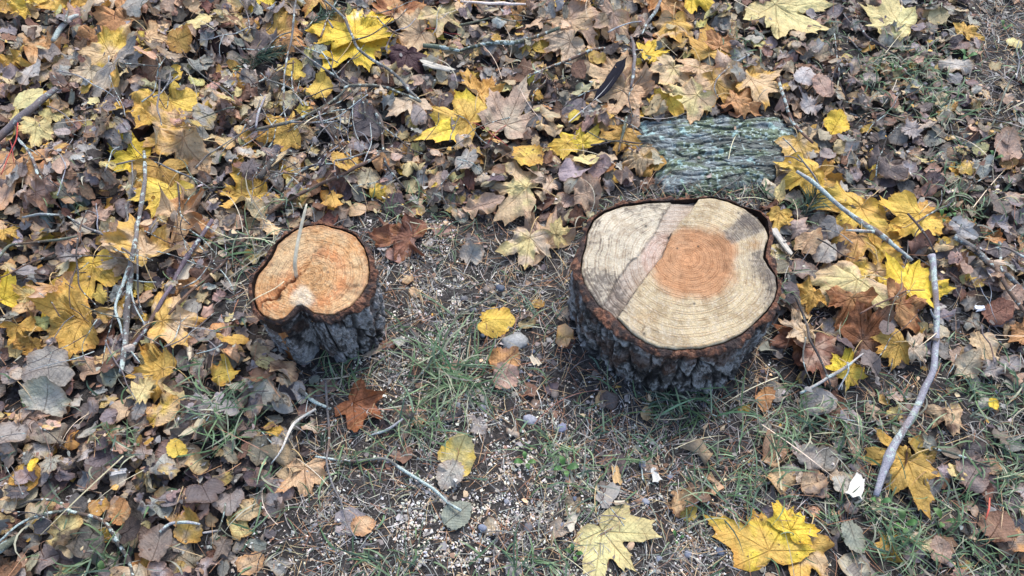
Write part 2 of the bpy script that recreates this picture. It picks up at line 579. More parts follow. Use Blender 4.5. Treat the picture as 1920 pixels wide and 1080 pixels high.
def build_stump(name, label, wood, inner, outer, pith_px, off, k, h, facefn, barkfn, flare, roots, slant=9.0):
    zt = h
    W = poly_px(wood, off, k, zt); I = poly_px(inner, off, k, zt); O = poly_px(outer, off, k, zt)
    pith = at(off[0] + pith_px[0] / k, off[1] + pith_px[1] / k, zt)[:2]
    cen = tuple(np.mean(np.array(O), 0))
    root = link(name, None, loc=(cen[0], cen[1], 0))
    tag(root, label, 'tree stump', 'fresh pine stumps')
    # cut face, polar mesh round the pith
    nT, nR = 420, 130
    th, rw = polar_of(W, pith, nT)
    rw = rw * (1 + 0.012 * (fbm(np.cos(th) * 14, np.sin(th) * 14, 0, 5) - 0.5))
    f = np.linspace(0, 1, nR + 1)[1:]
    T, F = np.meshgrid(th, f)
    R = F * rw[None, :]
    X = pith[0] + R * np.cos(T); Y = pith[1] + R * np.sin(T)
    rm = rw.mean()
    ring = R * (1 - F) + F * rm * F * 0.9 + 0.1 * R
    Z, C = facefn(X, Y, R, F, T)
    ce = facefn(np.array([[pith[0] + 1e-4]]), np.array([[pith[1]]]), np.zeros((1, 1)), np.zeros((1, 1)), np.zeros((1, 1)))
    V = [np.stack([X - cen[0], Y - cen[1], Z + zt], -1).reshape(-1, 3)]
    cols = [C.reshape(-1, 4)]; rg = [ring.ravel()]
    # the side of the wooden core going down a little inside the bark
    lastz = Z[-1]
    for dz, sh in ((0.002, 0.998), (0.05, 0.985), (h + 0.02, 0.96)):
        V.append(np.stack([pith[0] + rw * sh * np.cos(th) - cen[0], pith[1] + rw * sh * np.sin(th) - cen[1], zt + lastz - dz], -1))
        c = C[-1].copy(); c[:, :3] *= (1, .8, .65); cols.append(c); rg.append(ring[-1])
    V.append(np.array([[pith[0] - cen[0], pith[1] - cen[1], zt + float(ce[0].ravel()[0])]]))
    cols.append(ce[1].reshape(-1, 4)); rg.append(np.zeros(1))
    V = np.concatenate(V); cols = np.concatenate(cols); rg = np.concatenate(rg)
    nrow = nR + 3
    ii = np.arange(nrow * nT).reshape(nrow, nT)
    q = np.stack([ii[:-1], ii[1:], np.roll(ii[1:], -1, 1), np.roll(ii[:-1], -1, 1)], -1).reshape(-1, 4)
    ctr = np.stack([np.full(nT, nrow * nT), ii[0], np.roll(ii[0], -1)], -1)
    me = make_mesh('cut_face', V, [q, ctr], cols, attrs={'ring': rg})
    link('cut_face', me, M_WOOD, root)
    # bark shell
    nT = 620
    th, ri = polar_of(I, cen, nT)
    _, ro = polar_of(O, cen, nT)
    ro = np.maximum(ro, ri + 0.004)
    prof = []                                       # (kind, fraction, height fraction)
    nin, ntop, nout = 6, 9, 90
    rows_r, rows_z, rows_c, rows_d = [], [], [], []
    circ = ro.mean() * 2 * math.pi
    topj = 0.006 * (fbm(np.cos(th) * 12, np.sin(th) * 12, 0, 31, 5) - 0.5) * 2
    ro = ro * (1 + 0.035 * (fbm(np.cos(th) * 16, np.sin(th) * 16, 0, 33, 4) - 0.5) * 2)
    ro0 = np.maximum(ro, ri + 0.003)
    ro = np.maximum(ri + (ro0 - ri) * np.clip(.35 + 1.0 * fbm(np.cos(th) * 4, np.sin(th) * 4, 0, 35, 3), .4, 1.05), ri + 0.003)
    for s in np.linspace(0.25, 0, nin):
        rows_r.append(ri + 0.001); rows_z.append(zt - s * h * 1.0 + topj * 0.5); rows_d.append(0 * th); rows_c.append(np.zeros(nT) - 1)
    for s in np.linspace(0.08, 0.95, ntop):
        bulge = 0.004 * math.sin(s * math.pi)
        rg_ = fbm(np.cos(th) * 45, np.sin(th) * 45, s * 9, 77, 4) - 0.5
        rows_r.append(ri + (ro - ri) * s); rows_z.append(zt + topj * (0.3 + s) + bulge * 0.4 + 0.008 * rg_ - 0.005 * s); rows_d.append(0 * th); rows_c.append(np.zeros(nT) - 0.5)
    wrap = max(6, round(circ / 0.036))
    for s in np.linspace(0.0, 1, nout):
        z = zt - s * (h + 0.03)
        warp = 0.5 * (fbm(np.cos(th) * 5, np.sin(th) * 5, s * 3 + 9, 41, 3) - 0.5)
        u = th / (2 * math.pi) * wrap + warp * 1.3 + (z - zt) * slant
        v = z / 0.115 + warp * 1.2 + 5
        f1, f2, cid = voro(u, v + 0 * u, 11, 0.95, wrap)
        edge = sstep(0.03, 0.20, f2 - f1)
        f1b, f2b, cidb = voro(u * 3 + 3 + warp * 4, z / 0.014 + warp * 5 + 0 * u, 23, 0.95, wrap * 3)
        eb = sstep(0.0, 0.12, f2b - f1b)
        fine = fbm(np.cos(th) * 24, np.sin(th) * 24, z * 60, 51, 4) - 0.5
        vert = fbm(np.cos(th) * 60, np.sin(th) * 60, z * 22, 57, 3) - 0.5
        d = 0.008 * (edge - 1) * (.4 + 1.2 * vnoise(u * .7, v * 1.5 + 0 * u, 0, 91)) + 0.003 * (cid - 0.5) * edge + 0.004 * (eb - 1) * edge + 0.0045 * (cidb - .5) * eb * edge + 0.005 * fine + 0.006 * vert + 0.004 * (fbm(np.cos(th) * 120, np.sin(th) * 120, z * 160, 93, 2) - .5)
        d = (d * 0.85 - 0.006) * sstep(0.0, 0.10, s)
        fl = flare * (s ** 3)
        for (ra, rwid, ramt) in roots:
            dd = np.abs((th - ra + math.pi) % (2 * math.pi) - math.pi)
            fl = fl + ramt * np.exp(-(dd / rwid) ** 2) * s ** 2
        rows_r.append(ro + (ro0 - ro) * min(1, s * 5) + d + fl); rows_z.append(z + 0 * th + 1.25 * topj * max(0, 1 - s * 12) - 0.006 * max(0, 1 - s * 12)); rows_d.append(d); rows_c.append(s + 0 * th)
    Rr = np.array(rows_r); Zr = np.array(rows_z); Cr = np.array(rows_c); Dr = np.array(rows_d)
    TT = np.repeat(th[None], len(Rr), 0)
    V = np.stack([Rr * np.cos(TT), Rr * np.sin(TT), Zr], -1)
    cols = barkfn(TT, Rr, Zr, Cr, Dr)
    ii = np.arange(len(Rr) * nT).reshape(len(Rr), nT)
    q = np.stack([ii[:-1], ii[1:], np.roll(ii[1:], -1, 1), np.roll(ii[:-1], -1, 1)], -1).reshape(-1, 4)
    me = make_mesh('bark', V.reshape(-1, 3), q, cols.reshape(-1, 3))
    link('bark', me, M_BARK, root)
    # height map and keep-out
    dx, dy = _gx - cen[0], _gy - cen[1]
    rr = np.hypot(dx, dy); tt = np.mod(np.arctan2(dy, dx), 2 * math.pi)
    rbase = Rr[-25]
    lim = np.interp(tt, np.append(th, 2 * math.pi), np.append(rbase, rbase[0]))
    return dict(root=root, cen=cen, th=th, r=rbase, inside=rr < lim, top=zt, pith=pith)


def bark_colors(T, R, Z, S, D, seed, lichen, warm):
    x, y = R * np.cos(T), R * np.sin(T)
    n = fbm(x * 22, y * 22, Z * 16, seed, 4)
    n2 = fbm(x * 80, y * 80, Z * 55, seed + 3, 4)
    n3 = fbm(x * 230, y * 230, Z * 160, seed + 6, 3)
    red = np.array([0.19, 0.082, 0.046]); redd = np.array([0.040, 0.022, 0.017])
    dark = np.array([0.016, 0.014, 0.015]); grey = np.array([0.115, 0.105, 0.10]); pale = np.array([0.38, 0.37, 0.37])
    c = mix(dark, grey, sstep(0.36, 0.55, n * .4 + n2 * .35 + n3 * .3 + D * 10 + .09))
    c = mix(c, pale, sstep(0.49, 0.575, n2 * 0.45 + n * 0.35 + n3 * .28 + D * 4 + .025) * lichen * 0.9)
    c = mix(c, np.array([0.10, 0.05, 0.032]), 0.7 * sstep(.56, .66, fbm(x * 30, y * 30, Z * 30, seed + 8, 3)))
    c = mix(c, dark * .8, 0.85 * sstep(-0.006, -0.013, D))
    rc = mix(redd, red, sstep(0.36, 0.62, n2 * .6 + n3 * .4))
    rc = mix(rc, np.array([.26, .15, .095]), .5 * sstep(.60, .68, n3))
    rc = mix(rc, np.array([.035, .028, .027]), .85 * sstep(.50, .60, fbm(x * 38, y * 38, Z * 60, seed + 12, 3)))
    lowred = sstep(0.16 * warm, 0.02, S + 0.16 * (n - 0.5)) * (S >= 0) + (S < 0) * 1.0
    c = mix(c, rc, lowred)
    c = np.where((S <= -0.9)[..., None], redd * 0.7, c)
    return c


K1, OFF1 = 2.572, (1040, 350)
wood1 = [(760, 55), (840, 75), (920, 110), (975, 150), (1015, 200), (1030, 240), (1015, 290), (1005, 340), (1030, 390), (1065, 430), (1072, 490), (1060, 540), (1020, 600), (960, 660), (900, 710), (820, 750), (700, 780), (580, 785), (500, 775), (430, 745), (370, 705), (320, 650), (270, 600), (220, 575), (180, 520), (145, 460), (130, 400), (135, 340), (155, 280), (160, 220), (190, 160), (240, 120), (330, 90), (450, 75), (560, 70), (680, 62)]
inner1 = [(760, 52), (840, 72), (920, 100), (985, 118), (1025, 160), (1034, 240), (1022, 290), (1014, 340), (1040, 390), (1070, 430), (1074, 490), (1062, 542), (1022, 602), (962, 662), (902, 713), (822, 753), (700, 783), (580, 788), (500, 778), (428, 748), (368, 708), (317, 653), (268, 603), (218, 578), (177, 522), (142, 462), (127, 400), (132, 340), (151, 280), (156, 218), (186, 157), (238, 117), (330, 87), (450, 72), (560, 67), (680, 59)]
outer1 = [(730, 40), (840, 58), (930, 84), (1000, 100), (1048, 150), (1064, 210), (1058, 280), (1062, 340), (1080, 400), (1092, 450), (1094, 520), (1090, 590), (1050, 640), (980, 700), (900, 765), (800, 808), (690, 828), (580, 830), (490, 822), (420, 795), (350, 745), (280, 690), (215, 635), (150, 590), (105, 510), (80, 440), (78, 370), (95, 310), (125, 250), (140, 190), (180, 130), (250, 85), (370, 55), (480, 45), (600, 40)]
H1 = 0.158


def P1(a, b):
    return at(OFF1[0] + a / K1, OFF1[1] + b / K1, H1)[:2]


def face1(X, Y, R, F, T):
    px, py = to_px(X, Y, H1)
    u, v = (px - OFF1[0]) * K1, (py - OFF1[1]) * K1           # coordinates of the stump's own drawing
    n = fbm(X * 40, Y * 40, 0, 61, 4); n2 = fbm(X * 12, Y * 12, 0, 62, 3); n3 = fbm(X * 130, Y * 130, 0, 63, 3)
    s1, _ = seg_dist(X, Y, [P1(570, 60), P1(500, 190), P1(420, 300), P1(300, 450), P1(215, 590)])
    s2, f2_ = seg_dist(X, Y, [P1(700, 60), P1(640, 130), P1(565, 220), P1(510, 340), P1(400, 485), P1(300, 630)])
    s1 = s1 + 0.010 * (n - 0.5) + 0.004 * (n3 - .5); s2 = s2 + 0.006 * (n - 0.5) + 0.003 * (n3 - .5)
    left = sstep(0.006, -0.006, s1)                            # left of the strip
    strip = sstep(-0.006, 0.006, s1) * sstep(0.0012, -0.0012, s2)
    right = sstep(-0.0012, 0.0012, s2)
    zl, zr_ = sstep(.0015, -.0015, s1), sstep(-.001, .001, s2)
    wd_ = np.clip(s1 / (np.abs(s1) + np.abs(s2) + 1e-6), 0, 1)
    z = 0.0 * X - 0.002 * zl - (0.006 + 0.008 * wd_) * (1 - zl) * (1 - zr_) + 0.002 * zr_ + 0.001 * (n - 0.5) + 0.0012 * (n3 - 0.5)
    z = z - 0.004 * np.exp(-(s2 / 0.0022) ** 2) * sstep(0.30, 0.6, f2_)
    z = z - 0.003 * sstep(0.985, 1.0, F)
    sap = np.array([0.43, 0.345, 0.21]); pale = np.array([0.50, 0.435, 0.32]); lav = np.array([0.45, 0.375, 0.305])
    heart = np.array([0.40, 0.205, 0.098]); pinkish = np.array([0.50, 0.36, 0.29])
    c = mix(sap, pale, np.clip(left * 0.85 + 0.35 * sstep(0.45, 0.7, n2), 0, 1))
    c = mix(c, lav, strip * 0.85)
    # heartwood
    dx, dy = (u - 665) / 222, (v - 365) / 172
    hd = np.hypot(dx, dy) + 0.42 * (n2 - 0.5) + 0.22 * (n - 0.5) - 0.10 * np.exp(-((u - 850) / 60) ** 2 - ((v - 330) / 45) ** 2)
    hw = sstep(1.12, 0.80, hd) * (0.82 + 0.3 * n)
    c = mix(c, heart, hw * right)
    c = mix(c, pinkish, sstep(1.02, 0.85, np.hypot((u - 560) / 150, (v - 330) / 130)) * (strip * 0.7 + left * 0.0))
    c = mix(c, heart * 1.25, 0.35 * np.exp(-((hd - 0.25) / 0.12) ** 2) * right * hw)
    c = mix(c, np.array([.09, .07, .055]), .75 * np.exp(-(s2 / .0017) ** 2) * sstep(.25, .6, f2_ + .5 * (n - .5)))  # shadow line along the lower saw step, put into the wood colour
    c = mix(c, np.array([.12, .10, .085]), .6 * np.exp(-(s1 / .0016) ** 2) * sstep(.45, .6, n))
    for a0, r0, r1, w0 in ((-2.15, .80, 1.0, .0012), (-.45, .84, 1.0, .0009)):
        da = np.angle(np.exp(1j * (T - a0 - .10 * (n2 - .5)))) * R
        ck = np.exp(-(da / w0) ** 2) * sstep(r0, r0 + .12, F + .1 * (n - .5)) * sstep(r1 + .02, r1 - .08, F)
        z = z - .005 * ck
        c = mix(c, np.array([.10, .07, .045]), .75 * ck)
    # mould: fan at the right, corner lower left, edge at the left bottom
    ang = np.degrees(np.arctan2(-(v - 360), u - 660))
    rr = np.hypot(u - 660, v - 360)
    fan = sstep(20, 25, ang) * sstep(46, 38, ang) * sstep(190, 215, rr + 30 * (n - 0.5)) * sstep(420, 330, rr)
    fan2 = 1.6 * sstep(-22, -8, ang) * sstep(14, 4, ang) * sstep(235, 330, rr)
    fan3 = sstep(-38, -26, ang) * sstep(2, -12, ang) * sstep(330, 400, rr)
    cor = np.exp(-((u - 240) / 85) ** 2 - ((v - 500) / 75) ** 2) + 0.6 * np.exp(-((u - 330) / 60) ** 2 - ((v - 560) / 55) ** 2)
    edge = sstep(0.80, 0.99, F) * 0.35
    dirt = np.clip(0.95 * fan + 0.5 * fan2 + 0.55 * fan3 + 0.95 * cor + edge + 0.45 * strip * sstep(0.5, 0.9, f2_) + 0.48 * left * sstep(0.36, 0.60, n), 0, 1)
    dirt = dirt * (0.6 + 0.8 * n)
    gm = np.array([0.20, 0.175, 0.15])
    c = mix(c, gm, np.clip(0.75 * fan * (0.5 + n) + 0.30 * fan2 + 0.45 * fan3 + 0.8 * cor * n * 1.5, 0, 0.9))
    c = mix(c, np.array([0.50, 0.30, 0.14]), 0.6 * np.exp(-((u - 965) / 28) ** 2 - ((v - 280) / 22) ** 2))
    c = mix(c, np.array([0.42, 0.29, 0.15]), 0.5 * np.exp(-((u - 420) / 60) ** 2 - ((v - 640) / 45) ** 2))
    c = c * (0.80 + 0.40 * fbm(X * 28 + 3, Y * 28, 0, 66, 4))[..., None]
    c = mix(c, c * np.array([.62, .56, .50]), sstep(.52, .66, fbm(X * 60, Y * 60, 0, 68, 4)) * .6)
    c = mix(c, np.array([.52, .47, .39]), .3 * (1 - hw * right) * sstep(.55, .66, fbm(X * 420, Y * 200, 0, 69, 2)))
    for (a, b, s_) in ((690, 292, 5), (590, 300, 5), (555, 228, 8), (440, 187, 8), (430, 712, 9), (672, 566, 6), (885, 130, 6)):
        c = mix(c, np.array([0.03, 0.025, 0.02]), np.exp(-((u - a) / s_) ** 2 - ((v - b) / s_) ** 2))
    return z, np.concatenate([c, dirt[..., None]], -1)


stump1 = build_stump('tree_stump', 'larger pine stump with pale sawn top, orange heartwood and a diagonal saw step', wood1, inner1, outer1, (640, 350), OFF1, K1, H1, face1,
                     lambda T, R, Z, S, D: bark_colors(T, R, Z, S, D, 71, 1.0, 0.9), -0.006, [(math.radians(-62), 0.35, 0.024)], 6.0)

K2, OFF2 = 3.177, (440, 380)
wood2 = [(430, 140), (520, 130), (590, 150), (660, 170), (720, 200), (765, 260), (790, 330), (800, 410), (785, 490), (740, 560), (680, 620), (600, 665), (530, 665), (470, 655), (430, 625), (400, 608), (365, 612), (335, 650), (290, 690), (230, 698), (170, 670), (130, 620), (112, 560), (110, 480), (130, 420), (180, 370), (220, 310), (250, 240), (310, 195), (370, 160)]
outer2 = [(420, 110), (540, 95), (640, 125), (740, 180), (800, 225), (832, 300), (852, 400), (842, 520), (800, 605), (720, 650), (640, 690), (560, 712), (480, 696), (435, 656), (400, 634), (368, 640), (335, 690), (270, 726), (190, 708), (120, 660), (75, 600), (60, 520), (88, 420), (150, 350), (195, 280), (235, 215), (300, 165), (360, 130)]
inner2 = [(a * 0.985 + b * 0.015, c * 0.985 + d * 0.015) for (a, c), (b, d) in zip(wood2, [(a + (a - 450) * 0.8, c + (c - 410) * 0.8) for a, c in wood2])]
H2 = 0.175


def P2(a, b):
    return at(OFF2[0] + a / K2, OFF2[1] + b / K2, H2)[:2]


def face2(X, Y, R, F, T):
    px, py = to_px(X, Y, H2)
    u, v = (px - OFF2[0]) * K2, (py - OFF2[1]) * K2
    n = fbm(X * 45, Y * 45, 0, 161, 4); n2 = fbm(X * 14, Y * 14, 0, 162, 3); n3 = fbm(X * 140, Y * 140, 0, 163, 3)
    s, fr = seg_dist(X, Y, [P2(650, 165), P2(520, 250), P2(445, 345), P2(380, 425), P2(290, 490), P2(200, 570), P2(130, 640)])
    s = s + 0.016 * (n - 0.5) + 0.006 * (n3 - 0.5)
    left = sstep(0.0015, -0.0015, s)
    z = -0.006 * left * sstep(0.15, 0.4, fr) + 0.006 * (n - 0.5) + 0.004 * (n3 - 0.5)
    z = z - 0.014 * np.exp(-(s / 0.0028) ** 2) * (.3 + 1.4 * n3) * sstep(0.3, 0.55, fr) * sstep(1.0, 0.8, fr)
    pit = np.exp(-((u - 250) / 30) ** 2 - ((v - 550) / 36) ** 2) * (.1 + 1.8 * n3)
    z = z - 0.010 * pit
    z = z - 0.003 * sstep(0.98, 1.0, F)
    gold = np.array([0.42, 0.235, 0.10]); pale = np.array([0.47, 0.33, 0.18]); orange = np.array([0.42, 0.17, 0.065]); dk = np.array([0.36, 0.16, 0.07])
    white = np.array([0.58, 0.50, 0.37])
    c = mix(gold, pale, sstep(0.40, 0.62, n2 * 0.6 + n * 0.4))
    hd = np.hypot((u - 490) / 165, (v - 440) / 165)
    c = mix(c, orange, 0.75 * np.exp(-((hd - 0.92 + 0.3 * (n2 - 0.5)) / 0.28) ** 2) * (1 - 0.7 * left))
    c = mix(c, orange, 0.8 * np.exp(-((s + 0.006) / 0.014) ** 2) * sstep(0.35, 0.55, fr) * left)
    c = mix(c, dk, 0.8 * np.exp(-(s / 0.004) ** 2) * sstep(0.3, 0.5, fr))
    c = mix(c, orange * 0.95, 0.75 * np.exp(-((u - 230) / 60) ** 2 - ((v - 620) / 30) ** 2))
    c = mix(c, orange * 0.8, 0.55 * sstep(0.86, 1.0, F + 0.10 * (n - 0.5)))
    c = mix(c, pale * 1.1, 0.65 * np.exp(-((u - 690) / 95) ** 2 - ((v - 415) / 32) ** 2))
    c = mix(c, orange * 0.7, 0.55 * np.exp(-((u - 690) / 60) ** 2 - ((v - 510) / 40) ** 2) * sstep(0.35, 0.6, n))
    wd = np.hypot((u - 405) / (50 + 0.42 * np.clip(v - 490, 0, 130)), (v - 560) / 72) + 0.35 * (n - 0.5)
    c = mix(c, white, 0.85 * sstep(1.15, 0.6, wd) * (1 - left))
    c = mix(c, np.array([0.05, 0.03, 0.02]), 0.8 * sstep(0.45, 0.95, pit))
    dirt = np.clip(0.45 * pit + 0.30 * sstep(0.85, 1, F) + 0.30 * sstep(0.5, 0.65, n), 0, 1)
    c = c * (0.72 + 0.56 * fbm(X * 34 + 3, Y * 34, 0, 166, 4))[..., None]
    c = mix(c, pale * 1.15, 0.45 * sstep(.55, .68, fbm(X * 220, Y * 120, 0, 167, 3)))
    for (a, b, s_) in ((718, 497, 13), (165, 545, 6), (190, 405, 5), (515, 262, 12), (480, 285, 9)):
        c = mix(c, np.array([0.07, 0.04, 0.02]), 0.85 * np.exp(-((u - a) / s_) ** 2 - ((v - b) / s_) ** 2))
    return z, np.concatenate([c, dirt[..., None]], -1)


stump2 = build_stump('tree_stump', 'smaller orange-topped pine stump with a notched front edge and a straw stuck in it', wood2, inner2, outer2, (455, 430), OFF2, K2, H2, face2,
                     lambda T, R, Z, S, D: bark_colors(T, R, Z, S, D, 171, 1.0, 0.45), -0.006, [(math.radians(-100), 0.4, 0.006)], 4.0)
STUMPS = [stump1, stump2]
for s_ in STUMPS:
    s_['mask'] = s_['inside']
    HM[s_['inside']] = 0.0
STUMP_MASK = stump1['inside'] | stump2['inside']


def in_stump(x, y, pad=0.0):
    for s in STUMPS:
        dx, dy = x - s['cen'][0], y - s['cen'][1]
        r = np.hypot(dx, dy); t = np.mod(np.arctan2(dy, dx), 2 * math.pi)
        if r < np.interp(t, s['th'], s['r']) + pad:
            return True
    return False


# the straw standing in the small stump
def tube(path, radii, sides=6, col=(0.2, 0.15, 0.1), alpha=0.0, capped=True, colfn=None):
    """one tapered tube along a path: verts, quads, tris, colours (rgba)"""
    P = np.asarray(path, float)
    R = np.asarray(radii, float)
    n = len(P)
    T = np.gradient(P, axis=0)
    T /= np.linalg.norm(T, axis=1, keepdims=True) + 1e-9
    up = np.array([0.0, 0.0, 1.0])
    S = np.cross(T, up)
    l = np.linalg.norm(S, axis=1, keepdims=True)
    S = np.where(l < 1e-3, np.array([1.0, 0, 0]), S / (l + 1e-9))
    U = np.cross(S, T)
    a = np.linspace(0, 2 * math.pi, sides, endpoint=False)
    V = P[:, None] + R[:, None, None] * (np.cos(a)[None, :, None] * S[:, None] + np.sin(a)[None, :, None] * U[:, None])
    V = V.reshape(-1, 3)
    i = np.arange(n * sides).reshape(n, sides)
    q = np.stack([i[:-1], np.roll(i[:-1], -1, 1), np.roll(i[1:], -1, 1), i[1:]], -1).reshape(-1, 4)
    V = np.concatenate([V, P[:1], P[-1:]])
    c0, c1 = n * sides, n * sides + 1
    t = np.concatenate([np.stack([np.full(sides, c0), np.roll(i[0], -1), i[0]], -1), np.stack([np.full(sides, c1), i[-1], np.roll(i[-1], -1)], -1)])
    C = np.tile(np.array([*col, alpha]), (len(V), 1))
    if colfn is not None:
        fr = np.concatenate([np.repeat(np.linspace(0, 1, n), sides), [0, 1]])
        C = colfn(fr, C)
    return V, q, t, C


class Bag:
    """collects pieces into one mesh"""
    def __init__(self):
        self.V, self.F, self.C, self.n = [], {}, [], 0

    def add(self, V, faces, C):
        for f in faces:
            if len(f):
                self.F.setdefault(f.shape[1], []).append(f + self.n)
        self.V.append(V); self.C.append(C); self.n += len(V)

    def mesh(self, name, smooth=True):
        return make_mesh(name, np.concatenate(self.V), [np.concatenate(v) for v in self.F.values()], np.concatenate(self.C), smooth=smooth)


def catmull(pts, step=0.012):
    P = [np.array(p, float) for p in pts]
    P = [2 * P[0] - P[1]] + P + [2 * P[-1] - P[-2]]
    out, fr = [], []
    for i in range(1, len(P) - 2):
        d = np.linalg.norm(P[i + 1] - P[i])
        m = max(2, int(d / step))
        for k in range(m):
            t = k / m
            out.append(0.5 * ((2 * P[i]) + (-P[i - 1] + P[i + 1]) * t + (2 * P[i - 1] - 5 * P[i] + 4 * P[i + 1] - P[i + 2]) * t * t + (-P[i - 1] + 3 * P[i] - 3 * P[i + 1] + P[i + 2]) * t ** 3))
            fr.append(i - 1 + t)
    out.append(P[-2]); fr.append(len(P) - 3)
    return np.array(out), np.array(fr)


# ------------------------------------------------------------------ lying bark: a relief sheet with thickness
def relief_slab(name, label, outline_px, z0, height, long_deg, palette, cell=(0.085, 0.015), seed=1, mat=None, cat='bark', rough=0.006, res=0.0022):
    pts = np.array([at(a, b, z0)[:2] for a, b in outline_px])
    cx, cy = pts.mean(0)
    nT = 460 if len(outline_px) > 12 else 200
    if nT > 300:
        res = 0.0014
    th, ro = polar_of(pts, (cx, cy), nT)
    ro = ro * (1 + 0.30 * (fbm(np.cos(th) * 9, np.sin(th) * 9, 0, seed + 50, 5) - 0.5))
    nR = max(14, int(ro.mean() / res))
    f = np.linspace(0, 1, nR + 1)[1:]
    T, F = np.meshgrid(th, f)
    X = cx + F * ro * np.cos(T); Y = cy + F * ro * np.sin(T)
    a = math.radians(long_deg)
    U = (X * math.cos(a) + Y * math.sin(a)); W = (-X * math.sin(a) + Y * math.cos(a))
    wp = 1.3 * (fbm(U * 9, W * 20, 0, seed + 1, 4) - 0.5)
    f1, f2, cid = voro(U / cell[0] + wp, W / cell[1] + wp * 2.2, seed, 0.95)
    edge = sstep(0.0, 0.12, f2 - f1)
    fine = fbm(U * 40, W * 150, 0, seed + 2, 4)
    Z = z0 + height * (1 - F ** 5) * (0.75 + 0.5 * fbm(X * 9, Y * 9, 0, seed + 3, 2)) + rough * (edge - 0.6) + rough * 1.3 * (cid - 0.5) * edge + rough * 1.3 * (fine - 0.5) + rough * 0.8 * (fbm(U * 120, W * 380, 0, seed + 6, 3) - 0.5)
    Z = np.where(F > 0.995, z0 - 0.015, Z)
    C = palette(X, Y, U, W, F, edge, cid, fine)
    V = np.concatenate([np.stack([X, Y, Z], -1).reshape(-1, 3), [[cx, cy, Z[0].mean()]]])
    C = np.concatenate([C.reshape(-1, 3), C[0, :1]])
    i = np.arange(nR * nT).reshape(nR, nT)
    q = np.stack([i[:-1], i[1:], np.roll(i[1:], -1, 1), np.roll(i[:-1], -1, 1)], -1).reshape(-1, 4)
    c = np.stack([np.full(nT, nR * nT), i[0], np.roll(i[0], -1)], -1)
    V2 = V - np.array([cx, cy, 0])
    o = link(name, make_mesh(name, V2, [q, c], C), mat or M_SLAB, loc=(cx, cy, 0))
    tag(o, label, cat)
    hput(X.ravel(), Y.ravel(), Z.ravel(), None)
    # mask
    tt = np.mod(np.arctan2(_gy - cy, _gx - cx), 2 * math.pi)
    return np.hypot(_gx - cx, _gy - cy) < np.interp(tt, np.append(th, 2 * math.pi), np.append(ro, ro[0]))


def slab_pal(X, Y, U, W, F, edge, cid, fine):
    n = fbm(X * 18, Y * 30, 0, 301, 4); n2 = fbm(X * 60, Y * 60, 0, 302, 3); n3 = fbm(X * 34, Y * 34, 0, 303, 2)
    green = np.array([0.125, 0.16, 0.105]); blue = np.array([0.205, 0.235, 0.235]); grey = np.array([0.115, 0.125, 0.112]); dk = np.array([0.045, 0.045, 0.042]); mint = np.array([0.34, 0.50, 0.47])
    c = mix(grey, green, sstep(0.38, 0.56, n)); c = mix(c, blue, sstep(0.50, 0.66, fbm(X * 22, Y * 50, 0, 305, 3)))
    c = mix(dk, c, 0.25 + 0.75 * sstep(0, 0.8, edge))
    c = c * (0.75 + 0.5 * fine)[..., None]
    c = mix(c, mint, sstep(0.70, 0.76, n2 * 0.55 + n3 * 0.5) * 0.8)
    c = c * (.7 + .6 * fbm(U * 150, W * 420, 0, 307, 3))[..., None]
    c = mix(c, np.array([.40, .50, .47]), .8 * sstep(.63, .68, fbm(X * 190, Y * 190, 0, 308, 2) * .75 + .25 * n))
    c = mix(c, dk, .7 * sstep(.62, .70, fbm(U * 40, W * 330, 0, 309, 3)))
    return c


def rot_pal(X, Y, U, W, F, edge, cid, fine):
    n = fbm(X * 30, Y * 30, 0, 311, 4)
    c = mix(np.array([0.022, 0.014, 0.012]), np.array([0.10, 0.055, 0.045]), sstep(0.35, 0.7, n))
    return mix(c, np.array([0.42, 0.40, 0.38]), sstep(0.66, 0.72, fbm(X * 75, Y * 75, 0, 312, 3)))


SLABM = relief_slab('bark_slab', 'broad grey-green slab of bark with mint lichen lying beyond the larger stump',
                    [(1215, 228), (1300, 218), (1400, 220), (1475, 222), (1500, 245), (1518, 275), (1500, 305), (1470, 320), (1452, 335), (1400, 352), (1330, 360), (1245, 366), (1232, 340), (1240, 300), (1200, 285), (1190, 255)],
                    0.008, 0.015, 2, slab_pal, cell=(.055, .012), seed=5, rough=.0045)
SLABK = SLABM.copy()
for _ in range(0):
    SLABK[1:] |= SLABK[:-1].copy(); SLABK[:-1] |= SLABK[1:].copy(); SLABK[:, 1:] |= SLABK[:, :-1].copy(); SLABK[:, :-1] |= SLABK[:, 1:].copy()
relief_slab('bark_piece', 'blue-grey bark piece showing between leaves at the left edge', [(125, 290), (180, 283), (190, 310), (170, 345), (165, 380), (120, 395), (105, 360), (110, 320)], 0.012, 0.03, 60, slab_pal, cell=(0.04, 0.012), seed=15)
relief_slab('bark_piece', 'small dark green bark lump at the left edge under twigs', [(62, 385), (90, 378), (98, 410), (88, 432), (62, 428)], 0.012, 0.025, 70, slab_pal, cell=(0.03, 0.012), seed=16)
relief_slab('bark_piece', 'small grey bark lump near top left beside yellow leaves', [(295, 118), (338, 115), (342, 150), (335, 185), (300, 180)], 0.012, 0.03, 80, slab_pal, cell=(0.03, 0.012), seed=17)
ROT = [
    ('long dark rotten wood chunk with white flecks under twigs at upper left', [(195, 262), (235, 210), (262, 196), (282, 205), (275, 235), (245, 262), (222, 285), (200, 282)], 45, 21),
    ('dark rotten wood chunk with white mould beside the pale yellow top leaf', [(350, 72), (400, 62), (450, 70), (462, 92), (430, 108), (385, 102), (350, 90)], 10, 22),
    ('upright dark splinter of rotten wood at upper left', [(252, 150), (280, 135), (288, 165), (284, 205), (262, 215), (250, 185)], 80, 23),
]
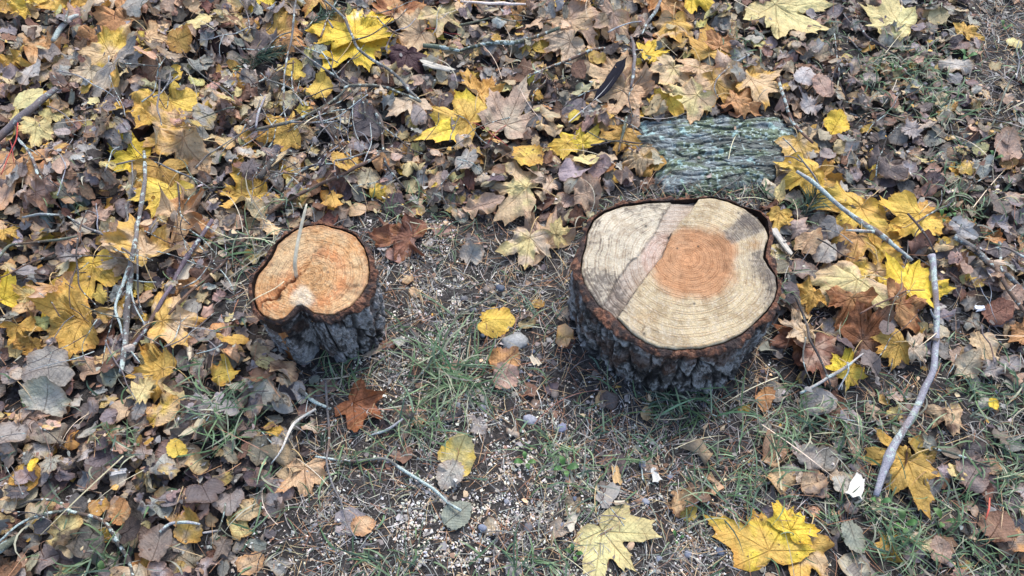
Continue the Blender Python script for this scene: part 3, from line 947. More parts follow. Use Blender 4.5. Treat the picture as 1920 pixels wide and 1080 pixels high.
for lab, pts, dg, sd in ROT:
    relief_slab('rotten_wood', lab, pts, 0.02, 0.035, dg, rot_pal, cell=(0.06, 0.008), seed=sd, cat='rotten wood', rough=0.008)


# ------------------------------------------------------------------ leaves
def half(ctrl, closed_base=True):
    r = [(a, b) for a, b in ctrl]
    l = [(-a, b) for a, b in ctrl[::-1] if 0 < a < 180]
    pts = sorted(l + r)
    return np.array([p[0] for p in pts]), np.array([p[1] for p in pts])


MAPLE = [(0, 1.0), (4, .86), (8, .78), (12, .82), (16, .68), (21, .57), (26, .53), (30, .57), (34, .67), (38, .80), (43, .82), (48, .98), (53, .83), (58, .74), (64, .78), (70, .63), (78, .52), (86, .54), (94, .61), (101, .69), (108, .57), (120, .49), (135, .37), (150, .27), (165, .17), (180, .07)]
MAPLE_VEINS = np.radians([0, 48, -48, 101, -101])


def maple_template(nrings, sub):
    a, r = half(MAPLE)
    aa, rr = [], []
    for i in range(len(a) - 1):
        for k in range(sub):
            t = k / sub
            aa.append(a[i] + (a[i + 1] - a[i]) * t)
            rr.append((r[i] * (1 - t) + r[i + 1] * t) * (1 - 0.035 * math.sin(math.pi * t)))
    return np.radians(np.array(aa)), np.array(rr), np.linspace(0, 1, nrings + 1)[1:] ** 0.85


def build_leaf(kind, lod, r):
    """flat leaf in units of its length, base of the blade at the origin, tip along +Y.
    returns x, y, rim, faces, per-loop uv (along, perp)"""
    if kind == 'maple':
        sub = (3, 1)[lod]
        A, R0, fr = maple_template((9, 4)[lod], sub)
        # individual: lobes longer or shorter, teeth jitter
        ph = r.uniform(0, 6.28)
        lob = 1 + 0.12 * np.sin(A * 2 + ph) + 0.10 * np.sin(A * 3 + ph * 2) + 0.06 * np.sin(A * 5 + ph * 3)
        for _k in range(r.choice([0, 0, 1, 2])):
            k_ = r.uniform(-2.4, 2.4)
            lob = lob * (1 - r.uniform(.15, .5) * np.exp(-((A - k_) / r.uniform(.05, .16)) ** 2))
        jit = np.array([r.uniform(-0.022, 0.022) for _ in A])
        if sub == 3:
            jit[1::3] *= 0.4; jit[2::3] *= 0.4
        R1 = R0 * lob * (1 + jit)
        deep = r.uniform(0.85, 1.25)
        R1 = np.where(R1 < 0.62, R1 * (1 + (deep - 1) * 0.5), R1)
        cx = cy = 0.0
        ang = math.pi / 2 + A + np.array([r.uniform(-0.004, 0.004) for _ in A])
        wid = r.uniform(0.92, 1.12)
    else:
        n = (40, 22, 13)[lod]
        A = np.linspace(-math.pi, math.pi, n, endpoint=False)
        fr = (np.linspace(0, 1, 5)[1:], np.array([0.5, 1.0]), np.array([1.0]))[lod]
        cA = np.cos(A)
        if kind == 'aspen':
            R1 = 0.50 + 0.03 * np.cos(2 * A) + 0.10 * np.clip(cA, 0, 1) ** 12 - 0.03 * np.clip(-cA, 0, 1) ** 8
            tooth = 0.035
            wid = r.uniform(0.92, 1.12)
        elif kind == 'birch':
            R1 = 0.42 + 0.16 * np.clip(cA, 0, 1) ** 5 + 0.07 * np.clip(-cA, 0, 1) ** 2 - 0.02 * np.clip(cA, 0, 1) ** 1.5
            tooth = 0.04
            wid = r.uniform(0.8, 0.98)
        elif kind == 'oval':
            R1 = 0.5 / np.sqrt(np.cos(A) ** 2 + (np.sin(A) / 0.56) ** 2)
            R1 = R1 + 0.06 * np.clip(cA, 0, 1) ** 20
            tooth = 0.012
            wid = r.uniform(0.85, 1.05)
        elif kind == 'heart':          # linden
            R1 = 0.49 + 0.12 * np.clip(cA, 0, 1) ** 14 - 0.17 * np.clip(-cA, 0, 1) ** 10 + 0.03 * np.sin(A) ** 2
            tooth = 0.03
            wid = r.uniform(0.95, 1.1)
        else:                          # rag: a torn piece
            R1 = 0.4 + 0.0 * A
            tooth = 0.12
            wid = r.uniform(0.6, 1.1)
        tt = np.where(np.arange(n) % 2 == 0, 1, -1) * tooth * (1 if lod < 2 else 0.6)
        jit = np.array([r.uniform(-0.03, 0.03) for _ in A])
        R1 = R1 + tt * R1 + jit * (1 if kind != 'rag' else 3)
        if r.random() < 0.3:           # a bite or tear
            k = r.uniform(-math.pi, math.pi)
            R1 = R1 * (1 - r.uniform(0.15, 0.5) * np.exp(-((np.angle(np.exp(1j * (A - k)))) / 0.25) ** 2))
        cx, cy = 0.0, 0.5
        ang = math.pi / 2 + A
    F, AN = np.meshgrid(fr, ang, indexing='ij')
    RR = F * R1[None, :]
    X = cx + RR * np.cos(AN) * wid; Y = cy + RR * np.sin(AN)
    n = len(ang); m = len(fr)
    x = np.append(X.ravel(), cx); y = np.append(Y.ravel(), cy); rim = np.append(F.ravel(), 0.0)
    i = np.arange(n * m).reshape(m, n)
    if m > 1:
        q = np.stack([i[:-1], i[1:], np.roll(i[1:], -1, 1), np.roll(i[:-1], -1, 1)], -1).reshape(-1, 4)
    else:
        q = np.zeros((0, 4), int)
    t = np.stack([np.full(n, n * m), i[0], np.roll(i[0], -1)], -1)
    uv = []
    for f in (q, t):
        if not len(f):
            continue
        fx, fy = x[f], y[f]
        if kind == 'maple':
            ca = np.arctan2(fx.mean(1), fy.mean(1))
            vi = np.argmin(np.abs(ca[:, None] + MAPLE_VEINS[None]), 1)
            va = -MAPLE_VEINS[vi][:, None]
            uv.append(np.stack([fx * np.sin(va) + fy * np.cos(va), np.abs(fx * np.cos(va) - fy * np.sin(va))], -1).reshape(-1, 2))
        else:
            uv.append(np.stack([fy, np.abs(fx)], -1).reshape(-1, 2))
    perp = np.zeros(len(x))
    if kind == 'maple':
        an = np.arctan2(x, y)
        dd = np.min(np.abs(an[:, None] + MAPLE_VEINS[None]), 1)
        perp = np.hypot(x, y) * np.sin(np.clip(dd, 0, 1.2))
    else:
        perp = np.abs(x)
    return x, y, rim, [q, t], np.concatenate(uv), perp


def shape_leaf(x, y, rim, perp, L, curl, r, kind, roll=None):
    """bend the flat leaf (metres out)"""
    X, Y = x * L, y * L
    cy = 0.3 * L
    th = np.arctan2(y - 0.3, x)
    Z = np.zeros_like(X)
    Z += L * (0.10 if kind == 'maple' else 0.07) * perp * (1 if r.random() < 0.75 else -0.6) * (0.6 + curl)
    for _ in range(3):
        a = r.uniform(0, 6.28); k = r.uniform(3, 8)
        Z += L * 0.022 * (0.35 + curl) * np.sin(k * (x * math.cos(a) + y * math.sin(a)) + r.uniform(0, 6.28))
    kk = r.randint(2, 5)
    Z += L * 0.13 * curl * rim ** 3 * np.sin(kk * th + r.uniform(0, 6.28))
    Z += L * 0.05 * curl * rim ** 2 * np.sin(r.randint(6, 11) * th + r.uniform(0, 6.28))
    sd_ = r.uniform(0, 99)
    Z += L * (0.030 + 0.075 * min(curl, 1.6)) * (fbm(x * 4.5 + sd_, y * 4.5, sd_, 7, 3) - 0.5) * (0.4 + rim)
    Z += (0.0010 + 0.0016 * min(curl, 1.5)) * (fbm(X * 120 + sd_, Y * 120, sd_, 8, 2) - 0.5) * 2
    # rolls
    rolls = roll if roll is not None else [(r.uniform(0, math.pi), r.gauss(0, 0.70) * curl), (r.uniform(0, math.pi), r.gauss(0, 0.4) * curl)]
    for a, kap in rolls:
        kap = kap * 1.6 / L
        if abs(kap) < 1e-3:
            continue
        u = X * math.cos(a) + (Y - cy) * math.sin(a); w = -X * math.sin(a) + (Y - cy) * math.cos(a)
        an = np.clip(kap * u, -3.4, 3.4)
        u2 = np.sin(an) / kap - Z * np.sin(an)
        Z = (1 - np.cos(an)) / kap + Z * np.cos(an)
        X = u2 * math.cos(a) - w * math.sin(a); Y = u2 * math.sin(a) + w * math.cos(a) + cy
    return X, Y, Z


def settle(X, Y, Z, bx, by, ang, tilt, r, rim, gap=0.0015, pct=82, drape=0.9):
    """turn the leaf by ang, put its base at bx,by, lay it on what is there"""
    c, s = math.cos(ang), math.sin(ang)
    wx, wy = bx + X * c - Y * s, by + X * s + Y * c
    h = hget(wx, wy)
    mx, my = wx.mean(), wy.mean()
    A = np.stack([wx - mx, wy - my, np.ones_like(wx)], 1)
    sol, *_ = np.linalg.lstsq(A, h, rcond=None)
    sx, sy = np.clip(sol[0], -0.5, 0.5), np.clip(sol[1], -0.5, 0.5)
    sx += r.gauss(0, tilt); sy += r.gauss(0, tilt)
    zr = Z + sx * (wx - mx) + sy * (wy - my)
    off = np.percentile(h + gap - zr, pct)
    zr = zr + off
    z = zr + drape * np.maximum(0, h + gap - zr)
    return wx, wy, z


C_ = dict(
    yellow=(.68, .48, .085), bright=(.76, .56, .06), gold=(.62, .39, .09), ochre=(.48, .295, .07), pale=(.64, .55, .25), lemon=(.66, .60, .27),
    tan=(.60, .43, .25), orange=(.52, .28, .115), rust=(.29, .115, .045), brown=(.22, .125, .08), redbrown=(.23, .105, .07), pink=(.48, .335, .25), buff=(.56, .455, .32),
    grey=(.27, .255, .235), greybrown=(.225, .185, .155), purple=(.125, .105, .105), violet=(.055, .022, .028), dark=(.055, .04, .036), palegrey=(.42, .395, .355), greygreen=(.26, .28, .22), white=(.55, .52, .47))


def vary(c, r, amt=0.12):
    k = 1 + r.uniform(-amt, amt)
    return tuple(max(0.01, v * k * (1 + r.uniform(-amt, amt) * 0.5)) for v in c)


NEXT_ID = [0]
HERO = np.zeros(HM.shape, bool)          # where a leaf one can tell apart lies on top
LEAFREC = {}


def stalk_mesh(x0, y0, z0, ang, length, rad, r, h0=0.002):
    n = 8
    k = r.uniform(-1.2, 1.2)
    p = []
    x, y, a = x0, y0, ang
    for i in range(n):
        t = i / (n - 1)
        hz = float(hget(x, y)) + h0 + rad
        z = max(hz, z0 * (1 - t) + hz * t + 0.010 * math.sin(t * math.pi))
        if i == 0:
            z = z0
        p.append((x, y, z))
        x += math.cos(a) * length / (n - 1); y += math.sin(a) * length / (n - 1)
        a += k / (n - 1)
    p = np.array(p)
    p[1:-1, 2] = (p[:-2, 2] + 2 * p[1:-1, 2] + p[2:, 2]) / 4
    return p, np.linspace(rad * 0.8, rad * 1.25, n)


def maple(cx, cy, size, deg, color, curl, label, col2=None, stalk='tan', wear=0.4, roll=None, slen=0.75, hole=False, pct=82, kind='maple', tilt=0.06, lift=0.0, splash=False):
    r = random.Random(int(cx * 31 + cy * 17 + size))
    sc = scale_at(cx, cy)
    L = size / sc / (1.34 if kind == 'maple' else 1.0)
    x0, y0, _ = at_surf(cx, cy)
    wa = wdir(cx, cy, deg)
    shift = 0.33 if kind == 'maple' else 0.5
    bx, by = x0 - math.cos(wa) * shift * L, y0 - math.sin(wa) * shift * L
    x, y, rim, faces, uv, perp = build_leaf(kind, 0, r)
    curl = curl * 1.25 if curl > .35 else curl
    X, Y, Z = shape_leaf(x, y, rim, perp, L, curl, r, kind, roll)
    wx, wy, z = settle(X, Y, Z, bx, by, wa - math.pi / 2, tilt, r, rim, gap=0.003 + lift, pct=pct)
    base = np.array(vary(C_[color], r, 0.06))
    c2 = np.array(C_[col2]) if col2 else base * np.array((0.85, 0.72, 0.7))
    nn = fbm(x * 3 + cx, y * 3, 0, 5, 3)
    C = mix(base, c2, sstep(0.40, 0.62, nn) * (0.9 if col2 else 0.5))
    if splash:
        C = mix(C, np.array([.85, .85, .8]), np.exp(-((x - 0.05) / .10) ** 2 - ((y - 0.62) / .09) ** 2) * sstep(0.35, 0.55, fbm(x * 16, y * 16, 0, 8, 2)))
    C = np.concatenate([C, np.full((len(x), 1), wear)], 1)
    keep = faces
    if hole:
        keep, uvk, k0 = [], [], 0
        for f in faces:
            fx, fy = x[f].mean(1), y[f].mean(1)
            m = np.hypot((fx - 0.12) / 0.11, (fy - 0.42) / 0.09) > 1
            loops = f.shape[1]
            uvk.append(uv[k0:k0 + len(f) * loops].reshape(len(f), loops, 2)[m].reshape(-1, 2))
            k0 += len(f) * loops
            keep.append(f[m])
        uv = np.concatenate(uvk)
    idn = NEXT_ID[0]; NEXT_ID[0] += 1
    hput(wx, wy, z, idn, 1)
    ii_, jj_ = cells(wx, wy)
    for a_ in (-2, -1, 0, 1, 2):
        for b_ in (-2, -1, 0, 1, 2):
            HERO[np.clip(ii_ + a_, 0, GH - 1), np.clip(jj_ + b_, 0, GW - 1)] = True
    zb = float(z[-1]) if kind == 'maple' else float(z[np.argmin(np.hypot(x, y - 0.03))])
    root = link('maple_leaf' if kind == 'maple' else {'aspen': 'aspen_leaf', 'birch': 'birch_leaf', 'oval': 'willow_leaf', 'heart': 'linden_leaf', 'rag': 'torn_leaf'}[kind], None, loc=(bx, by, zb))
    tag(root, label, 'leaf', 'fallen maple leaves' if kind == 'maple' else 'small fallen leaves')
    V = np.stack([wx - bx, wy - by, z - zb], -1)
    link('leaf_blade', make_mesh('leaf_blade', V, keep, C, uv, {'rim': rim}), M_LEAF, root)
    if stalk and slen > 0:
        sp, sr = stalk_mesh(bx, by, zb, wa + math.pi + r.uniform(-0.3, 0.3), L * slen, 0.0009 if kind == 'maple' else 0.0006, r, 0.004)
        sc_ = {'tan': (.52, .37, .17), 'red': (.34, .05, .045), 'pink': (.45, .2, .15), 'pale': (.58, .50, .28), 'brown': (.2, .1, .06)}[stalk]
        V, q, t, Cc = tube(sp - np.array([bx, by, zb]), sr, 5, sc_)
        link('leaf_stalk', make_mesh('leaf_stalk', V, [q, t], Cc), M_STALK, root)
    LEAFREC[idn] = root
    return root


# where small leaves lie thick: a function of the place on the ground, given by what is seen there
def dens(px, py):
    b = np.interp(py, [0, 330, 420, 560, 700, 800, 900, 1000, 1080], [1500, 1480, 500, 440, 520, 560, 560, 500, 460])
    b = b + 55 * math.sin(px * 0.021 + py * 0.013) * (0 if py < 330 else 1)
    d = 1.0 if px < b - 25 else (0.55 if px < b + 60 else 0.0)
    if 330 < py <= 420 and px >= 500:
        d = max(d, 0.45 if px < 1120 else 0)
    if py < 330 and px < 1500:
        d = 1.0
    if px >= 1440:
        e = np.interp(py, [0, 300, 440, 620, 700, 1080], [0.95, 0.85, 0.8, 0.62, 0.26, 0.24])
        if px > 1830 and py < 230:
            e *= 0.15
        if px > 1700 and py > 330:
            e *= 1.1
        d = max(d, e)
    if d <= 0.0:
        d = 0.05
    return float(d)


PAL = {
    'grey': [('grey', 8), ('greybrown', 7), ('purple', 4), ('palegrey', 6), ('dark', 1.5), ('brown', 2), ('tan', 2.5), ('buff', 3), ('pale', 1), ('gold', 1), ('pink', 2.5)],
    'warm': [('brown', 3.5), ('greybrown', 5), ('grey', 6), ('tan', 6), ('buff', 7), ('orange', 1.5), ('gold', 2.5), ('pale', 3), ('pink', 5), ('redbrown', 1.5), ('purple', 2.5), ('dark', 1), ('palegrey', 6), ('yellow', 1)],
}


def pick_color(px, py, r):
    grey = (px < 620 and py > 640) or px > 1440
    t = PAL['grey' if grey != (r.random() < 0.12) else 'warm']
    s = r.uniform(0, sum(w for _, w in t))
    for n, w in t:
        s -= w
        if s <= 0:
            return n
    return t[0][0]


SMALL = []          # records of small leaves


def small_leaf(bx, by, r, color, L, kind, lod, curl, wa=None, lift=0.0):
    x, y, rim, faces, uv, perp = build_leaf(kind, lod, r)
    X, Y, Z = shape_leaf(x, y, rim, perp, L, curl, r, kind)
    wx, wy, z = settle(X, Y - 0.5 * L, Z, bx, by, wa if wa is not None else r.uniform(0, 6.28), 0.10, r, rim, gap=0.0022 + lift, pct=80)
    base = np.array(vary(C_[color], r, 0.2))
    if r.random() < 0.25:
        base2 = np.array(C_[r.choice(['yellow', 'brown', 'greybrown', 'tan'])])
    else:
        base2 = base * 0.75
    C = mix(base, base2, sstep(0.42, 0.62, fbm(x * 3 + bx * 99, y * 3 + by * 77, 0, 5, 2)) * 0.6)
    C = np.concatenate([C, np.full((len(x), 1), r.uniform(0, 1.0))], 1)
    idn = NEXT_ID[0]; NEXT_ID[0] += 1
    # let piles grow slowly
    hput(wx, wy, np.minimum(z, hget(wx, wy) + 0.010), idn, 1)
    SMALL.append(dict(id=idn, V=np.stack([wx, wy, z], -1), F=faces, C=C, uv=uv, rim=rim, color=color, kind=kind, L=L, curl=curl, c=(bx, by), lod=lod))


def scatter_small(count, top=False):
    r = rnd
    placed = tries = 0
    while placed < count and tries < count * 30:
        tries += 1
        x = r.uniform(-1.75, 1.75); y = r.uniform(0.12, 2.45)
        px, py = to_px(x, y, 0.01)
        if px < -220 or px > 2140 or py < -120 or py > 1230:
            continue
        if r.random() > dens(min(max(px, 5), 1915), min(max(py, 5), 1075)):
            continue
        L = min(0.060, max(0.016, r.gauss(0.034, 0.010)))
        if px > 1440 and py < 420:
            L *= 0.92
        if in_stump(x, y, L * 0.35):
            continue
        i, j = cells(x, y)
        if SLABK[i, j]:
            continue
        if top and OWN[i, j] >= MAPLE_LO and OWN[i, j] < MAPLE_HI and r.random() < 0.965:
            continue
        kind = r.choices(['aspen', 'birch', 'heart', 'oval', 'rag'], [10, 5, 3, 1.5, 5])[0]
        if kind == 'birch':
            L *= 0.85
        vis = -30 < px < 1950 and -30 < py < 1110
        lod = (1 if top or r.random() < 0.6 else 2) if vis else 2
        small_leaf(x, y, r, pick_color(px, py, r), L, kind, lod, abs(r.gauss(1.0, 0.6)))
        placed += 1


# ------------------------------------------------------------------ stuff: crumbs, straw, needles, sawdust, grass
def bare(px, py):
    """how much open ground with straw and sawdust shows"""
    return np.clip(1 - np.array([dens(a, b) for a, b in zip(np.clip(px, 5, 1915), np.clip(py, 5, 1075))]), 0, 1)


def sample_pts(n, weight, margin=140, top=False):
    out = []
    while sum(len(o) for o in out) < n:
        x = rng.uniform(-1.7, 1.7, 4000); y = rng.uniform(.12, 2.4, 4000)
        px, py = to_px(x, y, 0.01)
        ok = (px > -margin) & (px < 1920 + margin) & (py > -margin) & (py < 1080 + margin)
        x, y, px, py = x[ok], y[ok], px[ok], py[ok]
        i, j = cells(x, y)
        w = weight(px, py) * (~STUMP_MASK[i, j]) * np.where(SLABM[i, j], .04, 1)
        if top:
            w = w * np.where(HERO[i, j], 0.06, 1.0)
        k = rng.random(len(x)) < w
        out.append(np.stack([x[k], y[k], px[k], py[k]], 1))
    return np.concatenate(out)[:n]


def ribbons(pts, length, width, cols, nseg=4, bend=0.5, lift=0.003, arch=0.0, ang=None, lean=None, roll=False):
    """many thin curved ribbons as one mesh. pts (n,2)"""
    n = len(pts)
    a = rng.uniform(0, 2 * math.pi, n) if ang is None else ang
    k = rng.normal(0, bend, n)
    s = np.linspace(0, 1, nseg + 1)
    X = np.zeros((n, nseg + 1)); Y = np.zeros((n, nseg + 1))
    x, y = pts[:, 0].copy(), pts[:, 1].copy()
    aa = a.copy()
    dirs = []
    for i in range(nseg + 1):
        X[:, i], Y[:, i] = x, y
        dirs.append(np.stack([np.cos(aa), np.sin(aa)], 1))
        step = length / nseg
        if lean is not None:
            step = step * lean(s[i])
        x = x + np.cos(aa) * step; y = y + np.sin(aa) * step
        aa = aa + k / nseg
    H = hget(X, Y)
    if lean is None:
        # lie straight between the ends, over the bumps
        z0, z1 = H[:, :1], H[:, -1:]
        Z = z0 * (1 - s) + z1 * s
        up = np.max(H - Z, axis=1, keepdims=True)
        Z = Z + np.clip(up, 0, .02) * 0.6 + lift * rng.uniform(.3, 1.6, (n, 1)) + (arch * rng.uniform(0, 1, (n, 1)) * np.sin(s * math.pi))
    else:
        Z = H[:, :1] - 0.002 + arch[:, None] * (1 - (1 - s) ** 1.8) - arch[:, None] * 0.25 * s ** 4
    wd = width[:, None] * np.interp(s, [0, .6, 1], [1, .9, .18])
    D = np.stack(dirs, 1)
    tw = rng.uniform(-.8, .8, (n, 1)) if roll else np.zeros((n, 1))
    ox, oy = -D[..., 1] * wd / 2, D[..., 0] * wd / 2
    oz = wd / 2 * tw
    A = np.stack([X + ox, Y + oy, Z + oz], -1); B = np.stack([X - ox, Y - oy, Z - oz], -1)
    V = np.stack([A, B], 2).reshape(-1, 3)
    base = (np.arange(n) * (nseg + 1) * 2)[:, None]
    i = np.arange(nseg)[None] * 2
    q = np.stack([base + i, base + i + 1, base + i + 3, base + i + 2], -1).reshape(-1, 4)
    C = np.repeat(cols, (nseg + 1) * 2, 0)
    return V, q, np.concatenate([C, np.zeros((len(C), 1))], 1)


def pickcols(n, opts, amt=.25):
    o = np.array([c for c, w in opts]); w = np.array([w for c, w in opts], float); w /= w.sum()
    c = o[rng.choice(len(o), n, p=w)]
    return c * rng.uniform(1 - amt, 1 + amt, (n, 1)) * rng.uniform(.93, 1.07, (n, 3))



def crumbs(n, weight, smin, smax, opts, zoff=0.001, top=False):
    p = sample_pts(n, weight, 140, top)
    sz = rng.uniform(smin, smax, n)
    k = 6
    a = rng.uniform(0, 6.28, (n, 1)) + np.arange(k)[None] * 2 * math.pi / k + rng.uniform(-.3, .3, (n, k))
    rr = sz[:, None] * rng.uniform(.45, 1.1, (n, k)) * np.where(np.arange(k) % 2 == 0, 1, .8)
    el = rng.uniform(.4, 1, (n, 1))
    lx, ly = rr * np.cos(a), rr * np.sin(a) * el
    t = rng.uniform(0, 6.28, (n, 1))
    X = p[:, :1] + lx * np.cos(t) - ly * np.sin(t); Y = p[:, 1:2] + lx * np.sin(t) + ly * np.cos(t)
    tx, ty = rng.normal(0, .3, (n, 1)), rng.normal(0, .3, (n, 1))
    h = hget(p[:, 0], p[:, 1])[:, None]
    Z = h + zoff + np.abs(tx) * sz[:, None] * .5 + tx * (X - p[:, :1]) + ty * (Y - p[:, 1:2]) + rng.uniform(-.1, .1, (n, k)) * sz[:, None]
    cz = h + zoff + np.abs(tx) * sz[:, None] * .5 + sz[:, None] * rng.uniform(-.15, .25, (n, 1))
    V = np.concatenate([np.stack([X, Y, Z], -1), np.concatenate([p[:, :1], p[:, 1:2], cz], 1)[:, None]], 1).reshape(-1, 3)
    b = (np.arange(n) * (k + 1))[:, None]
    i = np.arange(k)[None]
    tr = np.stack([b + k + 0 * i, b + i, b + (i + 1) % k], -1).reshape(-1, 3)
    C = np.repeat(pickcols(n, opts), k + 1, 0)
    return V, tr, np.concatenate([C, np.zeros((len(C), 1))], 1)


LC = [(C_['greybrown'], 5), (C_['brown'], 5), (C_['dark'], 3), (C_['grey'], 5), (C_['tan'], 2), (C_['purple'], 3), (C_['ochre'], 1)]


def saw_w(px, py):
    def g(cx, cy, sx, sy):
        return np.exp(-((px - cx) / sx) ** 2 - ((py - cy) / sy) ** 2)
    w = 1.1 * g(840, 970, 200, 90) + 1.0 * g(980, 1020, 170, 70) + .85 * g(1060, 880, 90, 90) + .55 * g(820, 560, 130, 120) + .35 * g(1050, 380, 60, 60) + .5 * g(760, 440, 60, 60)
    w += .35 * g(560, 1040, 160, 60) + .35 * g(1250, 980, 200, 120) + .28 * g(900, 740, 230, 100) + .25 * g(1480, 560, 50, 160) + .3 * g(680, 600, 40, 120)
    w *= .25 + 1.5 * sstep(.42, .62, fbm(px / 60, py / 45, 0, 401, 3))
    return np.clip(w, 0, 1) * (0.12 + bare(px, py)) + 0.012


def grains(n, weight, smin, smax, opts, top=False):
    p = sample_pts(n, weight, 60, top)
    sz = smin + (smax - smin) * rng.power(.45, n)
    d = np.array([[1, 1, 1], [1, -1, -1], [-1, 1, -1], [-1, -1, 1]], float)
    base = rng.normal(0, 1, (n, 4, 3)) * .45 + d[None]
    base *= (sz[:, None] * np.stack([rng.uniform(.4, .9, n), rng.uniform(.25, .7, n), rng.uniform(.15, .45, n)], 1))[:, None] * .55
    t = rng.uniform(0, 6.28, n)
    c, s = np.cos(t)[:, None], np.sin(t)[:, None]
    V = np.stack([base[..., 0] * c - base[..., 1] * s, base[..., 0] * s + base[..., 1] * c, base[..., 2]], -1)
    h = hget(p[:, 0], p[:, 1])
    V += np.stack([p[:, 0], p[:, 1], h + sz * .12], 1)[:, None]
    b = (np.arange(n) * 4)[:, None, None]
    tr = (b + np.array([[0, 1, 2], [0, 3, 1], [0, 2, 3], [1, 3, 2]])[None]).reshape(-1, 3)
    C = np.repeat(pickcols(n, opts, .2), 4, 0)
    return V.reshape(-1, 3), tr, np.concatenate([C, np.zeros((len(C), 1))], 1)


def straw_w(px, py):
    w = bare(px, py) * (.25 + 1.3 * sstep(.38, .62, fbm(px / 90, py / 70, 0, 411, 3)))
    w *= 1 - .55 * np.exp(-((px - 900) / 220) ** 2 - ((py - 1000) / 110) ** 2)
    return np.clip(w, 0, 1) + .035


HEAPS = {}


def heap(name, V, f, C):
    HEAPS.setdefault(name, []).append((V, f, C))


def link_heap(name, mat, smooth=True):
    n0, Vs, Fs, Cs = 0, [], [], []
    for V, f, C in HEAPS[name]:
        Vs.append(V); Fs.append(f + n0); Cs.append(C); n0 += len(V)
    stuff(link(name, make_mesh(name, np.concatenate(Vs), np.concatenate(Fs), np.concatenate(Cs), smooth=smooth), mat))


SAWC = [((.60, .54, .43), 5), ((.68, .65, .59), 5), ((.56, .47, .35), 2), ((.48, .47, .45), 2)]
STRC = [((.30, .285, .26), 5), ((.17, .165, .155), 7), ((.46, .43, .37), 3), ((.13, .125, .12), 5), ((.26, .17, .11), 2), ((.16, .19, .15), 2)]


def litter(frac, top):
    if not top:
        heap('leaf_crumbs', *crumbs(5000, lambda px, py: .9 - .55 * bare(px, py), .004, .012, LC))
        heap('soil_crumbs', *grains(16000, lambda px, py: np.clip(.08 + bare(px, py) + 1.0 * (px > 1800) * (py < 260), 0, 1), .002, .008, [((.10, .08, .065), 4), ((.17, .155, .15), 3), ((.28, .27, .28), 1.2), ((.05, .045, .04), 4), ((.14, .16, .20), .8)]))
    else:
        heap('leaf_crumbs', *crumbs(2600, lambda px, py: (.9 - .6 * bare(px, py)), .003, .010, LC, 0.002, True))
    heap('sawdust', *grains(int(26000 * frac), saw_w, .0010, .0068, SAWC, top))
    n = int(11500 * frac)
    p = sample_pts(n, straw_w, 140, top)
    heap('dead_grass', *ribbons(p, rng.uniform(.012, .055, n), rng.uniform(.0006, .0016, n), pickcols(n, STRC), 4, .7, .002, .003, roll=True))
    n = int(4600 * (0.6 if not top else 0.4))
    p = sample_pts(n, lambda px, py: np.clip(.15 + .85 * bare(px, py), 0, 1), 140, top)
    heap('pine_needles', *ribbons(p, rng.uniform(.030, .065, n), rng.uniform(.0007, .0011, n), pickcols(n, [((.36, .20, .10), 5), ((.28, .13, .07), 3), ((.46, .33, .18), 3), ((.50, .40, .24), 2)]), 3, .25, .002, .003, roll=True))


litter(0.85, False)

scatter_small(6200)

